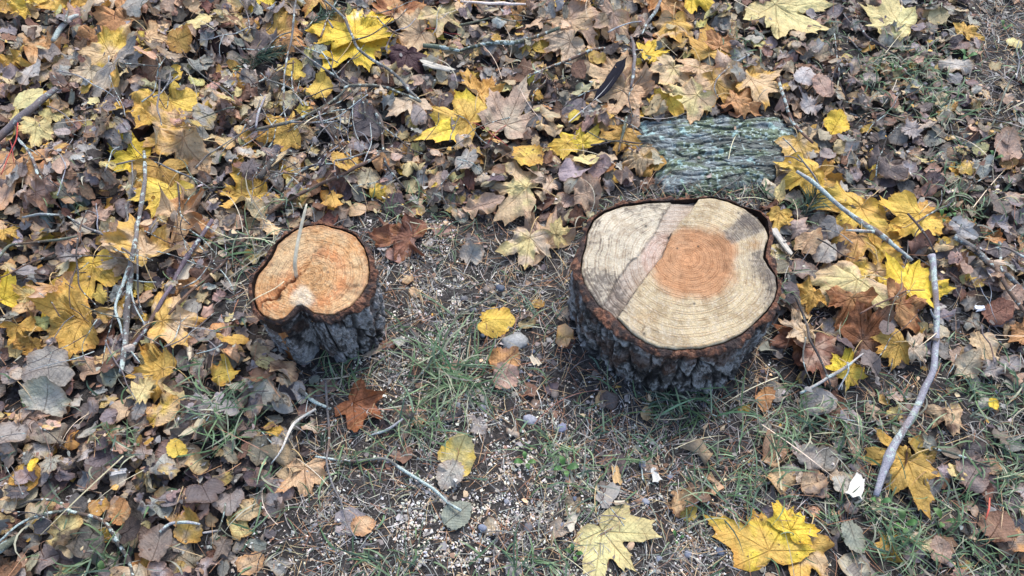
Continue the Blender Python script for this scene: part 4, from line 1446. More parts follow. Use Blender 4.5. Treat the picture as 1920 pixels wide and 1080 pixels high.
# ---- the maple leaves one can tell apart, back to front as they lie
MAPLE_LO = NEXT_ID[0]
ML = [
    (130, 12, 95, 200, 'gold', .6, 'golden maple leaf cut by the top edge near the top left corner', {}),
    (57, 30, 60, 260, 'yellow', 1.3, 'curled yellow leaf standing on edge in the top left corner', {}),
    (12, 20, 60, 240, 'ochre', 1.0, 'ochre leaf in the very top left corner', {}),
    (225, 12, 85, 250, 'buff', .5, 'buff maple leaf cut by the top edge beside the grey lichened stick', dict(slen=1.3, stalk='pale')),
    (222, 48, 105, 165, 'orange', .5, 'flat orange-brown leaf below the buff one at the top left', {}),
    (205, 100, 100, 120, 'yellow', .7, 'yellow leaf with white flecks right above the pale veined pair', dict(col2='tan')),
    (262, 122, 82, 60, 'gold', .4, 'golden leaf crossed by a thin dark twig near the top left', {}),
    (160, 148, 72, 215, 'buff', .5, 'pale buff leaf, left half of the veined pair at upper left', dict(wear=.2)),
    (222, 152, 92, 275, 'buff', .45, 'greyish buff leaf with dark veins, right of the veined pair', dict(col2='grey', wear=.2)),
    (300, 75, 70, 30, 'tan', .9, 'folded tan leaf left of the pale yellow one near the top', {}),
    (95, 96, 85, 15, 'orange', 1.3, 'folded orange-tan leaf near the left end of the top rows', dict(col2='tan')),
    (26, 125, 62, 250, 'gold', 1.2, 'small golden curled leaf by the left edge above the thick stick', {}),
    (72, 255, 62, 250, 'pale', .4, 'pale yellow leaf beneath the thick dark stick at the left', {}),
    (112, 225, 55, 300, 'pale', .6, 'pale yellow leaf right of the thick dark stick', {}),
    (380, 55, 98, 195, 'pale', .35, 'pale yellow maple leaf with upright stalk on the rotten wood', dict(slen=.7, stalk='tan', wear=.1)),
    (485, 6, 75, 240, 'bright', .3, 'yellow leaf cut by the top edge left of the twig tangle', {}),
    (535, 62, 92, 15, 'orange', .9, 'orange leaf caught among thin grey twigs near the top', dict(col2='gold')),
    (610, 8, 90, 300, 'gold', .6, 'golden-orange leaf cut by the top edge above the splashed one', dict(col2='orange')),
    (622, 62, 85, 200, 'ochre', .7, 'ochre leaf partly under the splashed yellow leaf', {}),
    (678, 98, 125, 290, 'bright', .25, 'lower of two bright yellow leaves beneath the crossing branch', dict(wear=.2)),
    (668, 62, 135, 95, 'bright', .25, 'large bright yellow maple leaf with a white bird splash', dict(splash=True, wear=.1)),
    (762, 38, 95, 40, 'rust', .6, 'rust-red maple leaf near the top, right of the splashed one', dict(col2='orange')),
    (768, 76, 92, 190, 'tan', .5, 'tan-orange leaf under the rust-red one with red stalk', dict(stalk='red', slen=1.1)),
    (762, 125, 68, 250, 'violet', .5, 'dark purple maple leaf among tan ones', dict(stalk=None, wear=0)),
    (838, 36, 80, 330, 'tan', .9, 'drooping tan-yellow leaf near the top left of the mossy stick', dict(col2='pale')),
    (760, 205, 92, 215, 'buff', .3, 'pale tan maple leaf tucked behind the large golden one', dict(wear=.15)),
    (850, 222, 122, 165, 'bright', .45, 'large golden-yellow maple leaf with red stalk in the upper middle', dict(col2='gold', stalk='red', slen=.9, wear=.1)),
    (910, 172, 88, 55, 'gold', .7, 'folded golden leaf pointing up right above the large golden one', dict(roll=[(0.9, 0.9)])),
    (960, 216, 115, 60, 'pink', .3, 'broad pinkish-tan leaf right of the large golden one', dict(wear=.1, stalk='red', col2='buff')),
    (1010, 18, 70, 240, 'pink', 1.0, 'crumpled pinkish-brown leaf at the top middle', dict(col2='greybrown')),
    (1082, 55, 112, 320, 'pink', .8, 'pinkish-orange folded leaf with a point to the lower right near the top', dict(col2='tan')),
    (1150, 58, 80, 280, 'tan', .9, 'narrow folded tan leaf right of the pinkish-orange one', dict(col2='pink')),
    (1050, 92, 85, 200, 'buff', .8, 'dull buff leaf beneath the pinkish-orange one', {}),
    (1245, 22, 95, 300, 'orange', .6, 'orange leaf at the top edge beside the grey twig', {}),
    (1295, 6, 80, 270, 'bright', .4, 'yellow leaf cut by the top edge over a grass tuft', {}),
    (1262, 72, 100, 280, 'gold', .9, 'golden tan drooping leaf under the orange one', dict(col2='tan')),
    (1228, 106, 70, 10, 'bright', .4, 'small bright lemon leaf right of the black feather tip', dict(wear=.1)),
    (1325, 95, 95, 95, 'gold', .5, 'golden leaf with two upright lobes beyond the bark slab', dict(wear=.3)),
    (1255, 148, 88, 245, 'tan', .6, 'tan-yellow leaf with a dark slit beyond the bark slab', dict(col2='pale')),
    (1148, 128, 85, 130, 'tan', .5, 'light tan leaf behind the feather', {}),
    (1195, 155, 80, 30, 'tan', .6, 'light tan leaf crossed by the dark vertical twig', {}),
    (1310, 150, 90, 270, 'tan', .8, 'tan leaf standing over others beyond the bark slab', {}),
    (1350, 185, 105, 320, 'tan', .9, 'long tan leaf along the far edge of the bark slab', dict(col2='ochre')),
    (1285, 200, 85, 200, 'tan', .7, 'tan scalloped leaf leaning over the far edge of the bark slab', dict(col2='pale')),
    (1240, 215, 62, 230, 'yellow', 1.1, 'small folded yellow leaf at the left corner of the bark slab', {}),
    (1158, 198, 98, 240, 'tan', .35, 'light tan leaf with an oval hole right of the feather quill', dict(hole=True, wear=.1)),
    (1390, 205, 75, 340, 'orange', 1.1, 'curled orange-tan leaf at the far edge of the bark slab', {}),
    (1428, 165, 95, 340, 'gold', .4, 'light orange leaf right of the tan heap', dict(col2='tan', wear=.05)),
    (1350, 82, 62, 80, 'orange', .9, 'small rusty orange leaf near the top right of the tan heap', {}),
    (1482, 32, 148, 330, 'lemon', .35, 'large pale yellow leaf at the top edge right of centre', dict(wear=.05, slen=.5)),
    (1656, 42, 118, 160, 'lemon', .4, 'pale yellow maple leaf with its stalk hanging down, top right', dict(wear=.05, slen=.8)),
    (1090, 260, 72, 100, 'bright', .5, 'yellow leaf at the quill end of the feather', dict(col2='yellow', wear=.1)),
    (1050, 282, 55, 200, 'yellow', .4, 'small yellow point left below the quill end', dict(wear=.1)),
    (1165, 270, 75, 250, 'ochre', .6, 'ochre leaf left of the bark slab crossed by a thin twig', {}),
    (1190, 315, 62, 200, 'tan', 1.3, 'crumpled ochre-tan leaf at the near left corner of the bark slab', dict(col2='ochre')),
    (960, 358, 108, 175, 'tan', .5, 'tan-yellow leaf beyond the bare patch between the stumps', dict(col2='pale', wear=.2)),
    (1018, 340, 62, 200, 'buff', .7, 'small buff leaf beyond the bare patch', {}),
    (1500, 286, 78, 300, 'tan', .35, 'small orange-tan maple leaf on the right end of the bark slab', dict(col2='gold', wear=.05)),
    (1540, 330, 75, 50, 'ochre', 1.0, 'ochre leaf flap raised behind the long lichened stick', {}),
    (1500, 340, 98, 200, 'yellow', .7, 'golden leaf under the upper end of the lichened stick', dict(wear=.1)),
    (330, 222, 118, 285, 'gold', .35, 'big golden-yellow leaf at the upper left above the crumpled tan one', dict(col2='yellow', wear=.2, pct=70)),
    (238, 292, 75, 170, 'bright', .5, 'bright yellow ragged leaf left of the crumpled tan one', {}),
    (320, 270, 100, 200, 'gold', .8, 'golden leaf wedged above the crumpled tan one', dict(col2='tan')),
    (345, 305, 128, 240, 'tan', 1.0, 'big crumpled tan leaf under the twig tangle at left', dict(col2='gold', wear=.2)),
    (300, 350, 95, 250, 'ochre', .8, 'ochre leaf below the crumpled tan one', {}),
    (305, 375, 98, 240, 'yellow', .5, 'yellow leaf behind the upright lichened branch', {}),
    (355, 408, 92, 25, 'orange', 2.2, 'orange-tan rolled leaf right of the upright branch', dict(roll=[(1.9, 1.5)], col2='tan')),
    (455, 365, 108, 170, 'yellow', .8, 'yellow leaf beyond the smaller stump', dict(col2='gold')),
    (528, 262, 88, 190, 'gold', .5, 'golden leaf above the broken dark stick', {}),
    (25, 350, 165, 250, 'orange', .35, 'very large flat orange-tan leaf at the left edge', dict(col2='pink', wear=.05, stalk='red')),
    (88, 380, 70, 330, 'pink', 1.1, 'pinkish-brown curled leaf right of the very large one', dict(col2='brown')),
    (190, 408, 60, 90, 'pink', .8, 'pinkish heart-shaped leaf below the blue-grey bark', dict(stalk=None)),
    (10, 445, 52, 270, 'gold', .8, 'small golden leaf at the left edge below the large orange one', {}),
    (16, 550, 68, 60, 'bright', .5, 'yellow leaf cut by the left edge halfway down', {}),
    (60, 548, 50, 80, 'pale', .8, 'greenish-yellow small leaf near the left edge halfway down', dict(col2='ochre')),
    (178, 535, 122, 250, 'yellow', .4, 'big golden-yellow leaf left of the forked lichened branch', dict(col2='gold', wear=.1)),
    (225, 495, 60, 200, 'buff', .9, 'pale buff leaf below the raised tan one at left', {}),
    (282, 478, 122, 110, 'tan', 1.2, 'raised tan-yellow leaf folded over the upright branch', dict(col2='gold', lift=.02, wear=.2)),
    (108, 560, 88, 280, 'orange', .5, 'orange-brown leaf lapping the big golden one at left', dict(col2='pink', wear=.3)),
    (103, 580, 45, 260, 'bright', .4, 'small bright yellow tip under the orange-brown leaf at left', dict(stalk=None)),
    (132, 622, 122, 210, 'ochre', .9, 'large ochre maple leaf folded along its middle at left', dict(col2='gold', roll=[(0.4, 0.8)])),
    (45, 625, 55, 300, 'gold', 1.0, 'golden torn leaf near the left edge above the big grey one', {}),
    (335, 602, 105, 10, 'tan', 1.4, 'tan curled leaf left of the smaller stump', dict(col2='gold')),
    (285, 702, 98, 190, 'gold', 1.0, 'golden-orange folded leaf lower left of the smaller stump', dict(roll=[(1.4, 1.0)])),
    (62, 660, 50, 240, 'ochre', .8, 'ochre spotted leaf below the large folded ochre one', {}),
    (745, 452, 112, 190, 'rust', 1.4, 'rust-brown folded leaf right beyond the smaller stump', dict(col2='redbrown', roll=[(1.5, 1.2)])),
    (1010, 445, 110, 130, 'tan', .9, 'tan leaf folded with its pink flap, left of the larger stump', dict(col2='pink')),
    (990, 470, 95, 260, 'buff', .6, 'buff-yellow leaf beneath the folded tan one by the larger stump', dict(col2='pale')),
    (1050, 450, 42, 20, 'pale', .5, 'small pale yellow tip beside the larger stump', dict(stalk=None)),
    (682, 768, 98, 330, 'rust', .8, 'rust-brown maple leaf below the smaller stump', dict(stalk=None, wear=.3, roll=[(.5, .8)])),
    (575, 900, 84, 270, 'tan', .7, 'dull tan maple leaf in the lower left middle', dict(wear=.5)),
    (1152, 1026, 148, 308, 'lemon', .22, 'large pale yellow maple leaf with long stalk at the bottom middle', dict(wear=0, slen=1.0, stalk='tan', tilt=.03)),
    (1500, 1045, 112, 260, 'gold', .6, 'golden leaf with curled pale underside at the bottom right', dict(col2='tan')),
    (1425, 1000, 150, 110, 'bright', .45, 'large yellow-orange leaf with brown blotches at the bottom right', dict(col2='gold', wear=.6, stalk=None, tilt=.03)),
    (1490, 980, 78, 60, 'bright', .5, 'yellow lobe with a dark spot at the bottom right', dict(wear=.5, stalk=None)),
    (1680, 888, 122, 235, 'ochre', .5, 'ochre maple leaf pinned under the long curved stick', dict(col2='gold', wear=.25)),
    (1640, 480, 90, 250, 'gold', .6, 'golden leaf under the elbow of the lichened stick', dict(col2='yellow')),
    (1590, 420, 132, 230, 'gold', .5, 'big golden leaf crossed by the lichened stick', dict(col2='yellow', wear=.3)),
    (1600, 470, 95, 260, 'gold', .7, 'golden-orange leaf below the elbow of the lichened stick', dict(col2='orange')),
    (1720, 408, 95, 60, 'gold', .6, 'golden leaf with raised points right of the stick elbow', {}),
    (1695, 425, 105, 210, 'yellow', .6, 'golden-yellow leaf with pale stalk right of the stick elbow', dict(stalk='pale')),
    (1640, 540, 110, 280, 'yellow', .5, 'pale golden leaf in the heap right of the larger stump', dict(col2='tan')),
    (1570, 545, 140, 200, 'tan', .6, 'large tan-yellow leaf just right of the larger stump', dict(col2='pale', stalk='pale', wear=.1)),
    (1700, 540, 118, 70, 'bright', .6, 'brightest yellow leaf in the heap left of the curved stick', dict(wear=.05)),
    (1510, 560, 60, 200, 'gold', 1.2, 'golden curled rim leaf touching the right side of the larger stump', {}),
    (1580, 592, 92, 250, 'rust', 1.1, 'orange-brown curled leaf in the shadow below the tan-yellow one', dict(col2='orange')),
    (1688, 588, 85, 15, 'rust', .7, 'rusty orange leaf below the brightest yellow one', dict(col2='orange')),
    (1630, 622, 92, 50, 'rust', .6, 'brown folded leaf under the rusty orange one', dict(col2='brown', wear=.4)),
    (1665, 658, 75, 200, 'gold', .6, 'golden leaf below the brown folded one', dict(col2='ochre')),
    (1715, 664, 62, 0, 'buff', .7, 'pale buff ragged leaf touching the curved stick', {}),
    (1495, 660, 105, 260, 'redbrown', .8, 'red-brown wilted leaf below right of the larger stump', dict(col2='rust', wear=.5)),
    (1540, 675, 105, 300, 'redbrown', .5, 'flat red-brown leaf with white specks below the larger stump', dict(col2='pink')),
    (1582, 690, 72, 80, 'bright', .5, 'yellow leaf half over the red-brown one', {}),
    (1595, 712, 50, 320, 'yellow', .6, 'small yellow leaf behind the forked pale stick', {}),
    (1490, 622, 75, 160, 'buff', 1.0, 'buff curled leaf right below the larger stump', dict(col2='tan')),
    (1845, 440, 62, 80, 'orange', 1.2, 'small orange cupped leaf near the right edge', {}),
    (1912, 640, 70, 200, 'orange', .8, 'orange leaf cut by the right edge', {}),
    (1458, 415, 55, 260, 'gold', .7, 'golden scrap at the upper right rim of the larger stump', dict(stalk=None)),
    (1775, 790, 70, 290, 'brown', 1.0, 'dull brown double leaf right of the curved stick', dict(col2='tan')),
    (1815, 60, 50, 20, 'gold', .8, 'small golden leaf by the bare corner at top right', {}),
]
for cx, cy, size, deg, col, curl, lab, kw in ML:
    maple(cx, cy, size, deg, col, curl, lab, **kw)
MAPLE_HI = NEXT_ID[0]
scatter_small(2600, top=True)

# ---- distinctive small leaves
SL = [
    ('heart', 102, 695, 82, 200, 'grey', .6, 'big rough grey leaf at the left edge', {}),
    ('heart', 95, 755, 66, 60, 'palegrey', .6, 'pale grey fan-shaped leaf below the big rough one', dict(col2='greygreen')),
    ('heart', 30, 815, 58, 250, 'grey', .5, 'smooth grey leaf at the left edge in the lower half', {}),
    ('aspen', 128, 1002, 58, 30, 'pale', 1.0, 'round yellow leaf mottled with black near the bottom left corner', dict(col2='dark', wear=1.0)),
    ('birch', 336, 847, 38, 100, 'yellow', .3, 'small clear yellow oval leaf at lower left', dict(wear=0)),
    ('aspen', 312, 780, 60, 30, 'yellow', .6, 'yellow leaf with brown spots right of the lower left fan-shaped one', dict(col2='tan', wear=.9)),
    ('rag', 275, 738, 62, 60, 'pale', .6, 'pale yellow jagged leaf lower left of the smaller stump', {}),
    ('aspen', 425, 705, 48, 20, 'yellow', .6, 'yellow-brown blotched leaf left under the smaller stump', dict(col2='ochre', wear=.8)),
    ('birch', 450, 650, 36, 10, 'gold', .4, 'small golden pointed leaf at the left foot of the smaller stump', {}),
    ('birch', 505, 690, 42, 330, 'pale', .4, 'pale yellow pointed leaf at the foot of the smaller stump', {}),
    ('aspen', 540, 708, 48, 340, 'tan', 1.0, 'reddish-brown crumpled leaf below the smaller stump', dict(col2='brown')),
    ('birch', 695, 657, 42, 350, 'buff', .3, 'pale oval leaf lying right of the smaller stump', dict(wear=.05)),
    ('aspen', 928, 608, 70, 10, 'yellow', .7, 'crumpled yellow leaf on the bare ground between the stumps', dict(wear=.3)),
    ('birch', 856, 864, 90, 68, 'pale', .6, 'pointed pale yellow leaf on the sawdust', dict(col2='yellow', wear=.2, stalk=None)),
    ('aspen', 845, 888, 52, 240, 'palegrey', .4, 'grey-pink leaf under the pointed pale yellow one', {}),
    ('aspen', 945, 680, 55, 40, 'orange', 1.0, 'brown-orange curled leaf below the grey stone', dict(col2='brown')),
    ('aspen', 948, 712, 52, 250, 'pink', .6, 'pinkish leaf in the grass below the grey stone', {}),
    ('aspen', 680, 988, 42, 20, 'tan', .4, 'tan leaf with dark dots near the bottom, left of the sawdust', dict(wear=.9)),
    ('aspen', 855, 968, 55, 40, 'greygreen', .3, 'grey-green leaf at the end of the lichened twig', dict(wear=0)),
    ('aspen', 1275, 946, 48, 20, 'tan', 1.3, 'round brown mottled leaf like a small ball at the bottom', dict(col2='brown', wear=1.0)),
    ('birch', 1597, 1008, 62, 290, 'greygreen', .3, 'pale grey-green toothed leaf near the bottom right', dict(wear=0)),
    ('aspen', 1518, 862, 48, 100, 'grey', .6, 'grey leaf in the grass below the larger stump', {}),
    ('aspen', 1520, 910, 50, 20, 'tan', .7, 'tan blotched leaf in the grass above the bottom right leaves', dict(col2='greybrown', wear=.9)),
    ('aspen', 1577, 912, 38, 60, 'palegrey', .4, 'small pale grey-pink leaf beside the white wood chip', {}),
    ('heart', 435, 942, 50, 280, 'grey', .4, 'grey spotted leaf in the lower left middle', dict(wear=.6)),
    ('heart', 388, 925, 58, 300, 'purple', .5, 'large dark purplish leaf in the lower left', {}),
    ('aspen', 228, 965, 40, 60, 'orange', .7, 'small orange-tan leaf at lower left beside the dark twig', dict(col2='tan')),
    ('aspen', 362, 1000, 48, 60, 'gold', .6, 'golden tan leaf under the greenish twig at lower left', dict(col2='tan', wear=.7)),
    ('aspen', 300, 1025, 62, 80, 'greybrown', .5, 'grey-brown leaf in the straw at the bottom left', {}),
    ('heart', 248, 1000, 54, 20, 'dark', .5, 'blackish round leaf at lower left beside the dark twig', {}),
    ('birch', 75, 880, 30, 90, 'bright', .5, 'tiny bright yellow leaf near the left edge lower half', {}),
    ('oval', 905, 392, 75, 5, 'tan', 1.0, 'long oval tan leaf beyond the bare patch', dict(col2='pink', wear=.2)),
    ('aspen', 990, 308, 58, 130, 'yellow', .5, 'round yellow leaf with brown stains in the upper middle', dict(col2='ochre', wear=.8)),
    ('aspen', 1097, 309, 48, 300, 'pale', .3, 'plain pale yellow round leaf right of the stained one', dict(wear=0)),
    ('aspen', 875, 305, 48, 250, 'palegrey', .7, 'pale grey leaf left of the stained round yellow one', {}),
    ('aspen', 1567, 236, 45, 60, 'bright', .4, 'round golden leaf on grey litter right of the bark slab', dict(wear=.4)),
    ('rag', 1636, 290, 24, 30, 'bright', .3, 'tiny yellow leaf on grey litter at upper right', {}),
    ('aspen', 1508, 148, 40, 60, 'white', .3, 'whitish leaf at upper right of the tan heap', {}),
    ('aspen', 1537, 172, 42, 320, 'pink', .3, 'pinkish-white leaf on grey litter at upper right', {}),
    ('rag', 1515, 205, 52, 200, 'palegrey', .6, 'pale grey ragged leaf right of the tan heap', {}),
    ('aspen', 1885, 283, 58, 100, 'pink', .4, 'pinkish-tan triangular leaf at the upper right edge', {}),
    ('oval', 1800, 437, 52, 330, 'white', .4, 'whitish folded leaf right of the curved stick head', {}),
    ('rag', 1706, 246, 52, 200, 'palegrey', .5, 'pale grey lobed leaf in the upper right litter', {}),
    ('oval', 1790, 128, 62, 350, 'buff', .6, 'long pale leaf in the grass at upper right', dict(col2='palegrey')),
    ('aspen', 1900, 83, 30, 60, 'pale', .3, 'pale yellow leaf on the bare soil of the top right corner', {}),
    ('oval', 1655, 318, 75, 320, 'pink', 1.3, 'rolled mauve leaf in the right litter', dict(col2='purple')),
    ('aspen', 1545, 478, 45, 60, 'palegrey', .4, 'grey round leaf right of the larger stump rim', {}),
    ('aspen', 1512, 460, 42, 60, 'tan', .7, 'small tan round leaf right of the larger stump rim', {}),
    ('oval', 1460, 366, 42, 70, 'pale', .7, 'greenish-white narrow leaf beyond the larger stump', {}),
    ('birch', 1433, 752, 48, 280, 'orange', .9, 'narrow orange leaf scrap in the grass right below the larger stump', {}),
    ('aspen', 1892, 566, 45, 60, 'pink', .4, 'pale pink leaf near the right edge under a brown twig', {}),
    ('aspen', 1840, 655, 60, 300, 'tan', .8, 'tan ribbed leaf near the right edge', dict(col2='buff')),
    ('aspen', 1862, 592, 48, 20, 'redbrown', .5, 'reddish leaf near the right edge above the ribbed tan one', {}),
    ('aspen', 1805, 695, 50, 60, 'buff', .8, 'buff leaf in the grass near the right edge', {}),
    ('rag', 1850, 700, 58, 20, 'palegrey', 1.0, 'pale grey curled leaf near the right edge below the ribbed one', {}),
    ('birch', 1860, 760, 26, 100, 'bright', .5, 'tiny yellow leaf in the grass at the right edge', {}),
    ('aspen', 1820, 892, 62, 60, 'greybrown', .6, 'grey-brown layered leaf at lower right', {}),
    ('aspen', 1760, 1035, 40, 120, 'pink', .4, 'pinkish pointed leaf near the bottom right', {}),
    ('aspen', 1900, 1012, 52, 60, 'orange', .6, 'rusty leaf in the bottom right corner', dict(col2='greybrown')),
    ('aspen', 1865, 990, 60, 60, 'brown', .6, 'brown round leaf near the bottom right corner', {}),
    ('aspen', 1100, 372, 55, 20, 'pink', .9, 'pinkish-brown curled leaf beyond the left rim of the larger stump', {}),
    ('aspen', 885, 480, 45, 60, 'palegrey', 1.0, 'pale grey torn leaf on the bare ground between the stumps', {}),
    ('aspen', 626, 378, 42, 290, 'gold', .8, 'golden folded leaf just beyond the smaller stump', {}),
    ('rag', 490, 100, 60, 60, 'greybrown', .5, 'brown scrap in the twig tangle near the top', {}),
    ('rag', 470, 320, 48, 60, 'purple', .4, 'purplish scrap at the left of the broken dark stick', {}),
    ('aspen', 600, 168, 50, 60, 'yellow', .4, 'round yellow leaf left of the branch fork', {}),
    ('aspen', 555, 140, 42, 80, 'yellow', .5, 'small yellow leaf in the twig tangle left of the branch fork', {}),
    ('aspen', 692, 240, 62, 20, 'purple', .5, 'dark blue-grey leaf below the branch fork', dict(col2='grey')),
    ('aspen', 655, 318, 55, 250, 'ochre', .4, 'ochre leaf between two crossing sticks', {}),
    ('aspen', 55, 192, 50, 30, 'lemon', .3, 'creamy yellow oval leaf above the thick dark stick', dict(wear=0)),
    ('aspen', 340, 88, 42, 20, 'ochre', .4, 'round greenish-ochre leaf left of the rotten wood', dict(wear=.7)),
    ('aspen', 260, 15, 50, 20, 'palegrey', .8, 'crinkled grey round leaf at the top near the left', {}),
    ('oval', 115, 158, 40, 150, 'pink', .9, 'small pale pink curled leaf above the thick dark stick end', {}),
    ('oval', 65, 152, 62, 60, 'palegrey', .7, 'narrow grey toothed leaf above the thick dark stick', {}),
]
for kind, cx, cy, size, deg, col, curl, lab, kw in SL:
    kw = dict(kw)
    kw.setdefault('stalk', 'brown'); kw.setdefault('slen', 0.45)
    maple(cx, cy, size, deg, col, curl, lab, kind=kind, lift=0.002, **kw)

# ------------------------------------------------------------------ auto labels from what stands near
LM = [(585, 520, 'the smaller stump'), (1275, 520, 'the larger stump'), (1350, 285, 'the lichened bark slab'), (1120, 170, 'the black feather'), (672, 80, 'the splashed yellow leaf'),
      (762, 125, 'the dark purple leaf'), (967, 642, 'the grey stone'), (1150, 1020, 'the bottom pale yellow maple leaf'), (1748, 600, 'the long curved stick'), (240, 560, 'the forked lichened branch'),
      (102, 695, 'the big rough grey leaf'), (128, 1002, 'the black-mottled yellow leaf'), (55, 220, 'the thick dark stick'), (850, 222, 'the large golden maple leaf'), (1590, 420, 'the stick-crossed golden leaf'),
      (1435, 1005, 'the blotched bottom maple leaf'), (1655, 42, 'the top right pale yellow leaf'), (1480, 32, 'the large top edge leaf'), (235, 240, 'the dark rotten chunk'), (395, 80, 'the mouldy rotten chunk'),
      (25, 350, 'the very large orange leaf'), (682, 768, 'the rust-brown maple leaf'), (856, 864, 'the pointed sawdust leaf'), (575, 900, 'the dull tan maple leaf'), (336, 847, 'the clear yellow oval leaf'),
      (388, 925, 'the large purplish leaf'), (1567, 236, 'the round golden leaf'), (1885, 283, 'the triangular pinkish leaf'), (1680, 888, 'the pinned ochre leaf'), (1775, 790, 'the dull double leaf'),
      (1830, 480, 'the dark right edge branch'), (1597, 1008, 'the toothed grey-green leaf'), (1865, 990, 'the round brown corner leaf'), (345, 305, 'the crumpled tan leaf'), (960, 358, 'the tan-yellow middle leaf'),
      (990, 308, 'the stained round leaf'), (1800, 437, 'the whitish folded leaf'), (1540, 675, 'the flat red-brown leaf'), (180, 530, 'the big left golden leaf'), (1275, 946, 'the ball-like brown leaf')]
KW = dict(grey='grey', greybrown='grey-brown', purple='purplish', palegrey='pale grey', dark='blackish', brown='brown', tan='tan', pale='pale yellow', gold='golden', pink='pinkish', buff='buff', orange='orange', redbrown='red-brown', yellow='yellow', straw='straw')
SHAPEW = dict(aspen='roundish', birch='pointed', heart='heart-shaped', oval='narrow', rag='torn')


def place_words(px, py):
    b = min(LM, key=lambda m: (m[0] - px) ** 2 + ((m[1] - py) * 1.2) ** 2)
    dx, dy = px - b[0], py - b[1]
    d = math.hypot(dx, dy)
    far = '' if d < 70 else ('a little ' if d < 130 else 'well ')
    a = (math.degrees(math.atan2(-dy, dx)) + 360) % 360
    w = ['right of', 'beyond and right of', 'beyond', 'beyond and left of', 'left of', 'in front and left of', 'in front of', 'in front and right of'][int((a + 22.5) // 45) % 8]
    return far + w + ' ' + b[2]


def auto_label(head, px, py):
    lab = head + ' ' + place_words(px, py)
    return lab


# which small leaves show largest
own = OWN[OWN >= 0]
vis = np.bincount(OWN[(OWN >= 0)].ravel(), minlength=NEXT_ID[0] + 1)
cand = []
for s in SMALL:
    px, py = to_px(s['c'][0], s['c'][1], 0.02)
    s['px'] = (px, py)
    inside = 8 < px < 1912 and 8 < py < 1072
    s['show'] = vis[s['id']] * scale_at(px, py) ** 2 * CELL ** 2 if inside else 0
order = sorted(SMALL, key=lambda s: -s['show'])
caps = dict(aspen=210, birch=60, heart=50, oval=20, rag=40)
KN = dict(aspen='aspen_leaf', birch='birch_leaf', heart='linden_leaf', oval='willow_leaf', rag='torn_leaf')
singles, rest, cnt = [], [], {}
for s in order:
    if s['show'] > 60 and cnt.get(s['kind'], 0) < caps[s['kind']]:
        cnt[s['kind']] = cnt.get(s['kind'], 0) + 1
        singles.append(s)
    elif s['show'] > 0 or not (8 < s['px'][0] < 1912 and 8 < s['px'][1] < 1072) or rnd.random() < 0.55:
        rest.append(s)
for s in singles:
    px, py = s['px']
    state = 'flat' if s['curl'] < 0.5 else ('wavy' if s['curl'] < 1.0 else 'curled')
    size = 'small' if s['L'] < 0.042 else ('mid-sized' if s['L'] < 0.054 else 'large')
    head = ' '.join((state, KW[s['color']], SHAPEW[s['kind']], 'leaf'))
    lab = auto_label(head, px, py)
    if lab in used_labels:
        lab = auto_label(size + ' ' + head, px, py)
    if len(lab.split()) > 16:
        lab = lab.replace('a little ', '').replace('well ', '')
    if len(lab.split()) > 16:
        lab = ' '.join(lab.split()[1:])
    c = np.array([s['c'][0], s['c'][1], float(s['V'][:, 2].mean())])
    me = make_mesh(KN[s['kind']], s['V'] - c, s['F'], s['C'], s['uv'], {'rim': s['rim']})
    tag(link(KN[s['kind']], me, M_LEAF, loc=tuple(c)), lab, 'leaf', 'small fallen leaves')
bV, bC, bU4, bU3, bR, b4, b3, n0 = [], [], [], [], [], [], [], 0
for s in rest:
    q, t = s['F']
    k = len(q) * 4
    bV.append(s['V']); bC.append(s['C']); bR.append(s['rim'])
    if len(q):
        b4.append(q + n0); bU4.append(s['uv'][:k])
    b3.append(t + n0); bU3.append(s['uv'][k:])
    n0 += len(s['V'])
me = make_mesh('leaf_litter', np.concatenate(bV), [np.concatenate(b4), np.concatenate(b3)], np.concatenate(bC), np.concatenate(bU4 + bU3), {'rim': np.concatenate(bR)})
stuff(link('leaf_litter', me, M_LEAF))


# ------------------------------------------------------------------ sticks and twigs
TC = dict(grey=(.135, .125, .12), dark=(.062, .052, .05), brown=(.13, .082, .06), green=(.105, .115, .085), pale=(.36, .34, .31), silver=(.25, .255, .27), purple=(.12, .095, .11), red=(.33, .05, .045), straw=(.55, .47, .30), white=(.62, .58, .5))


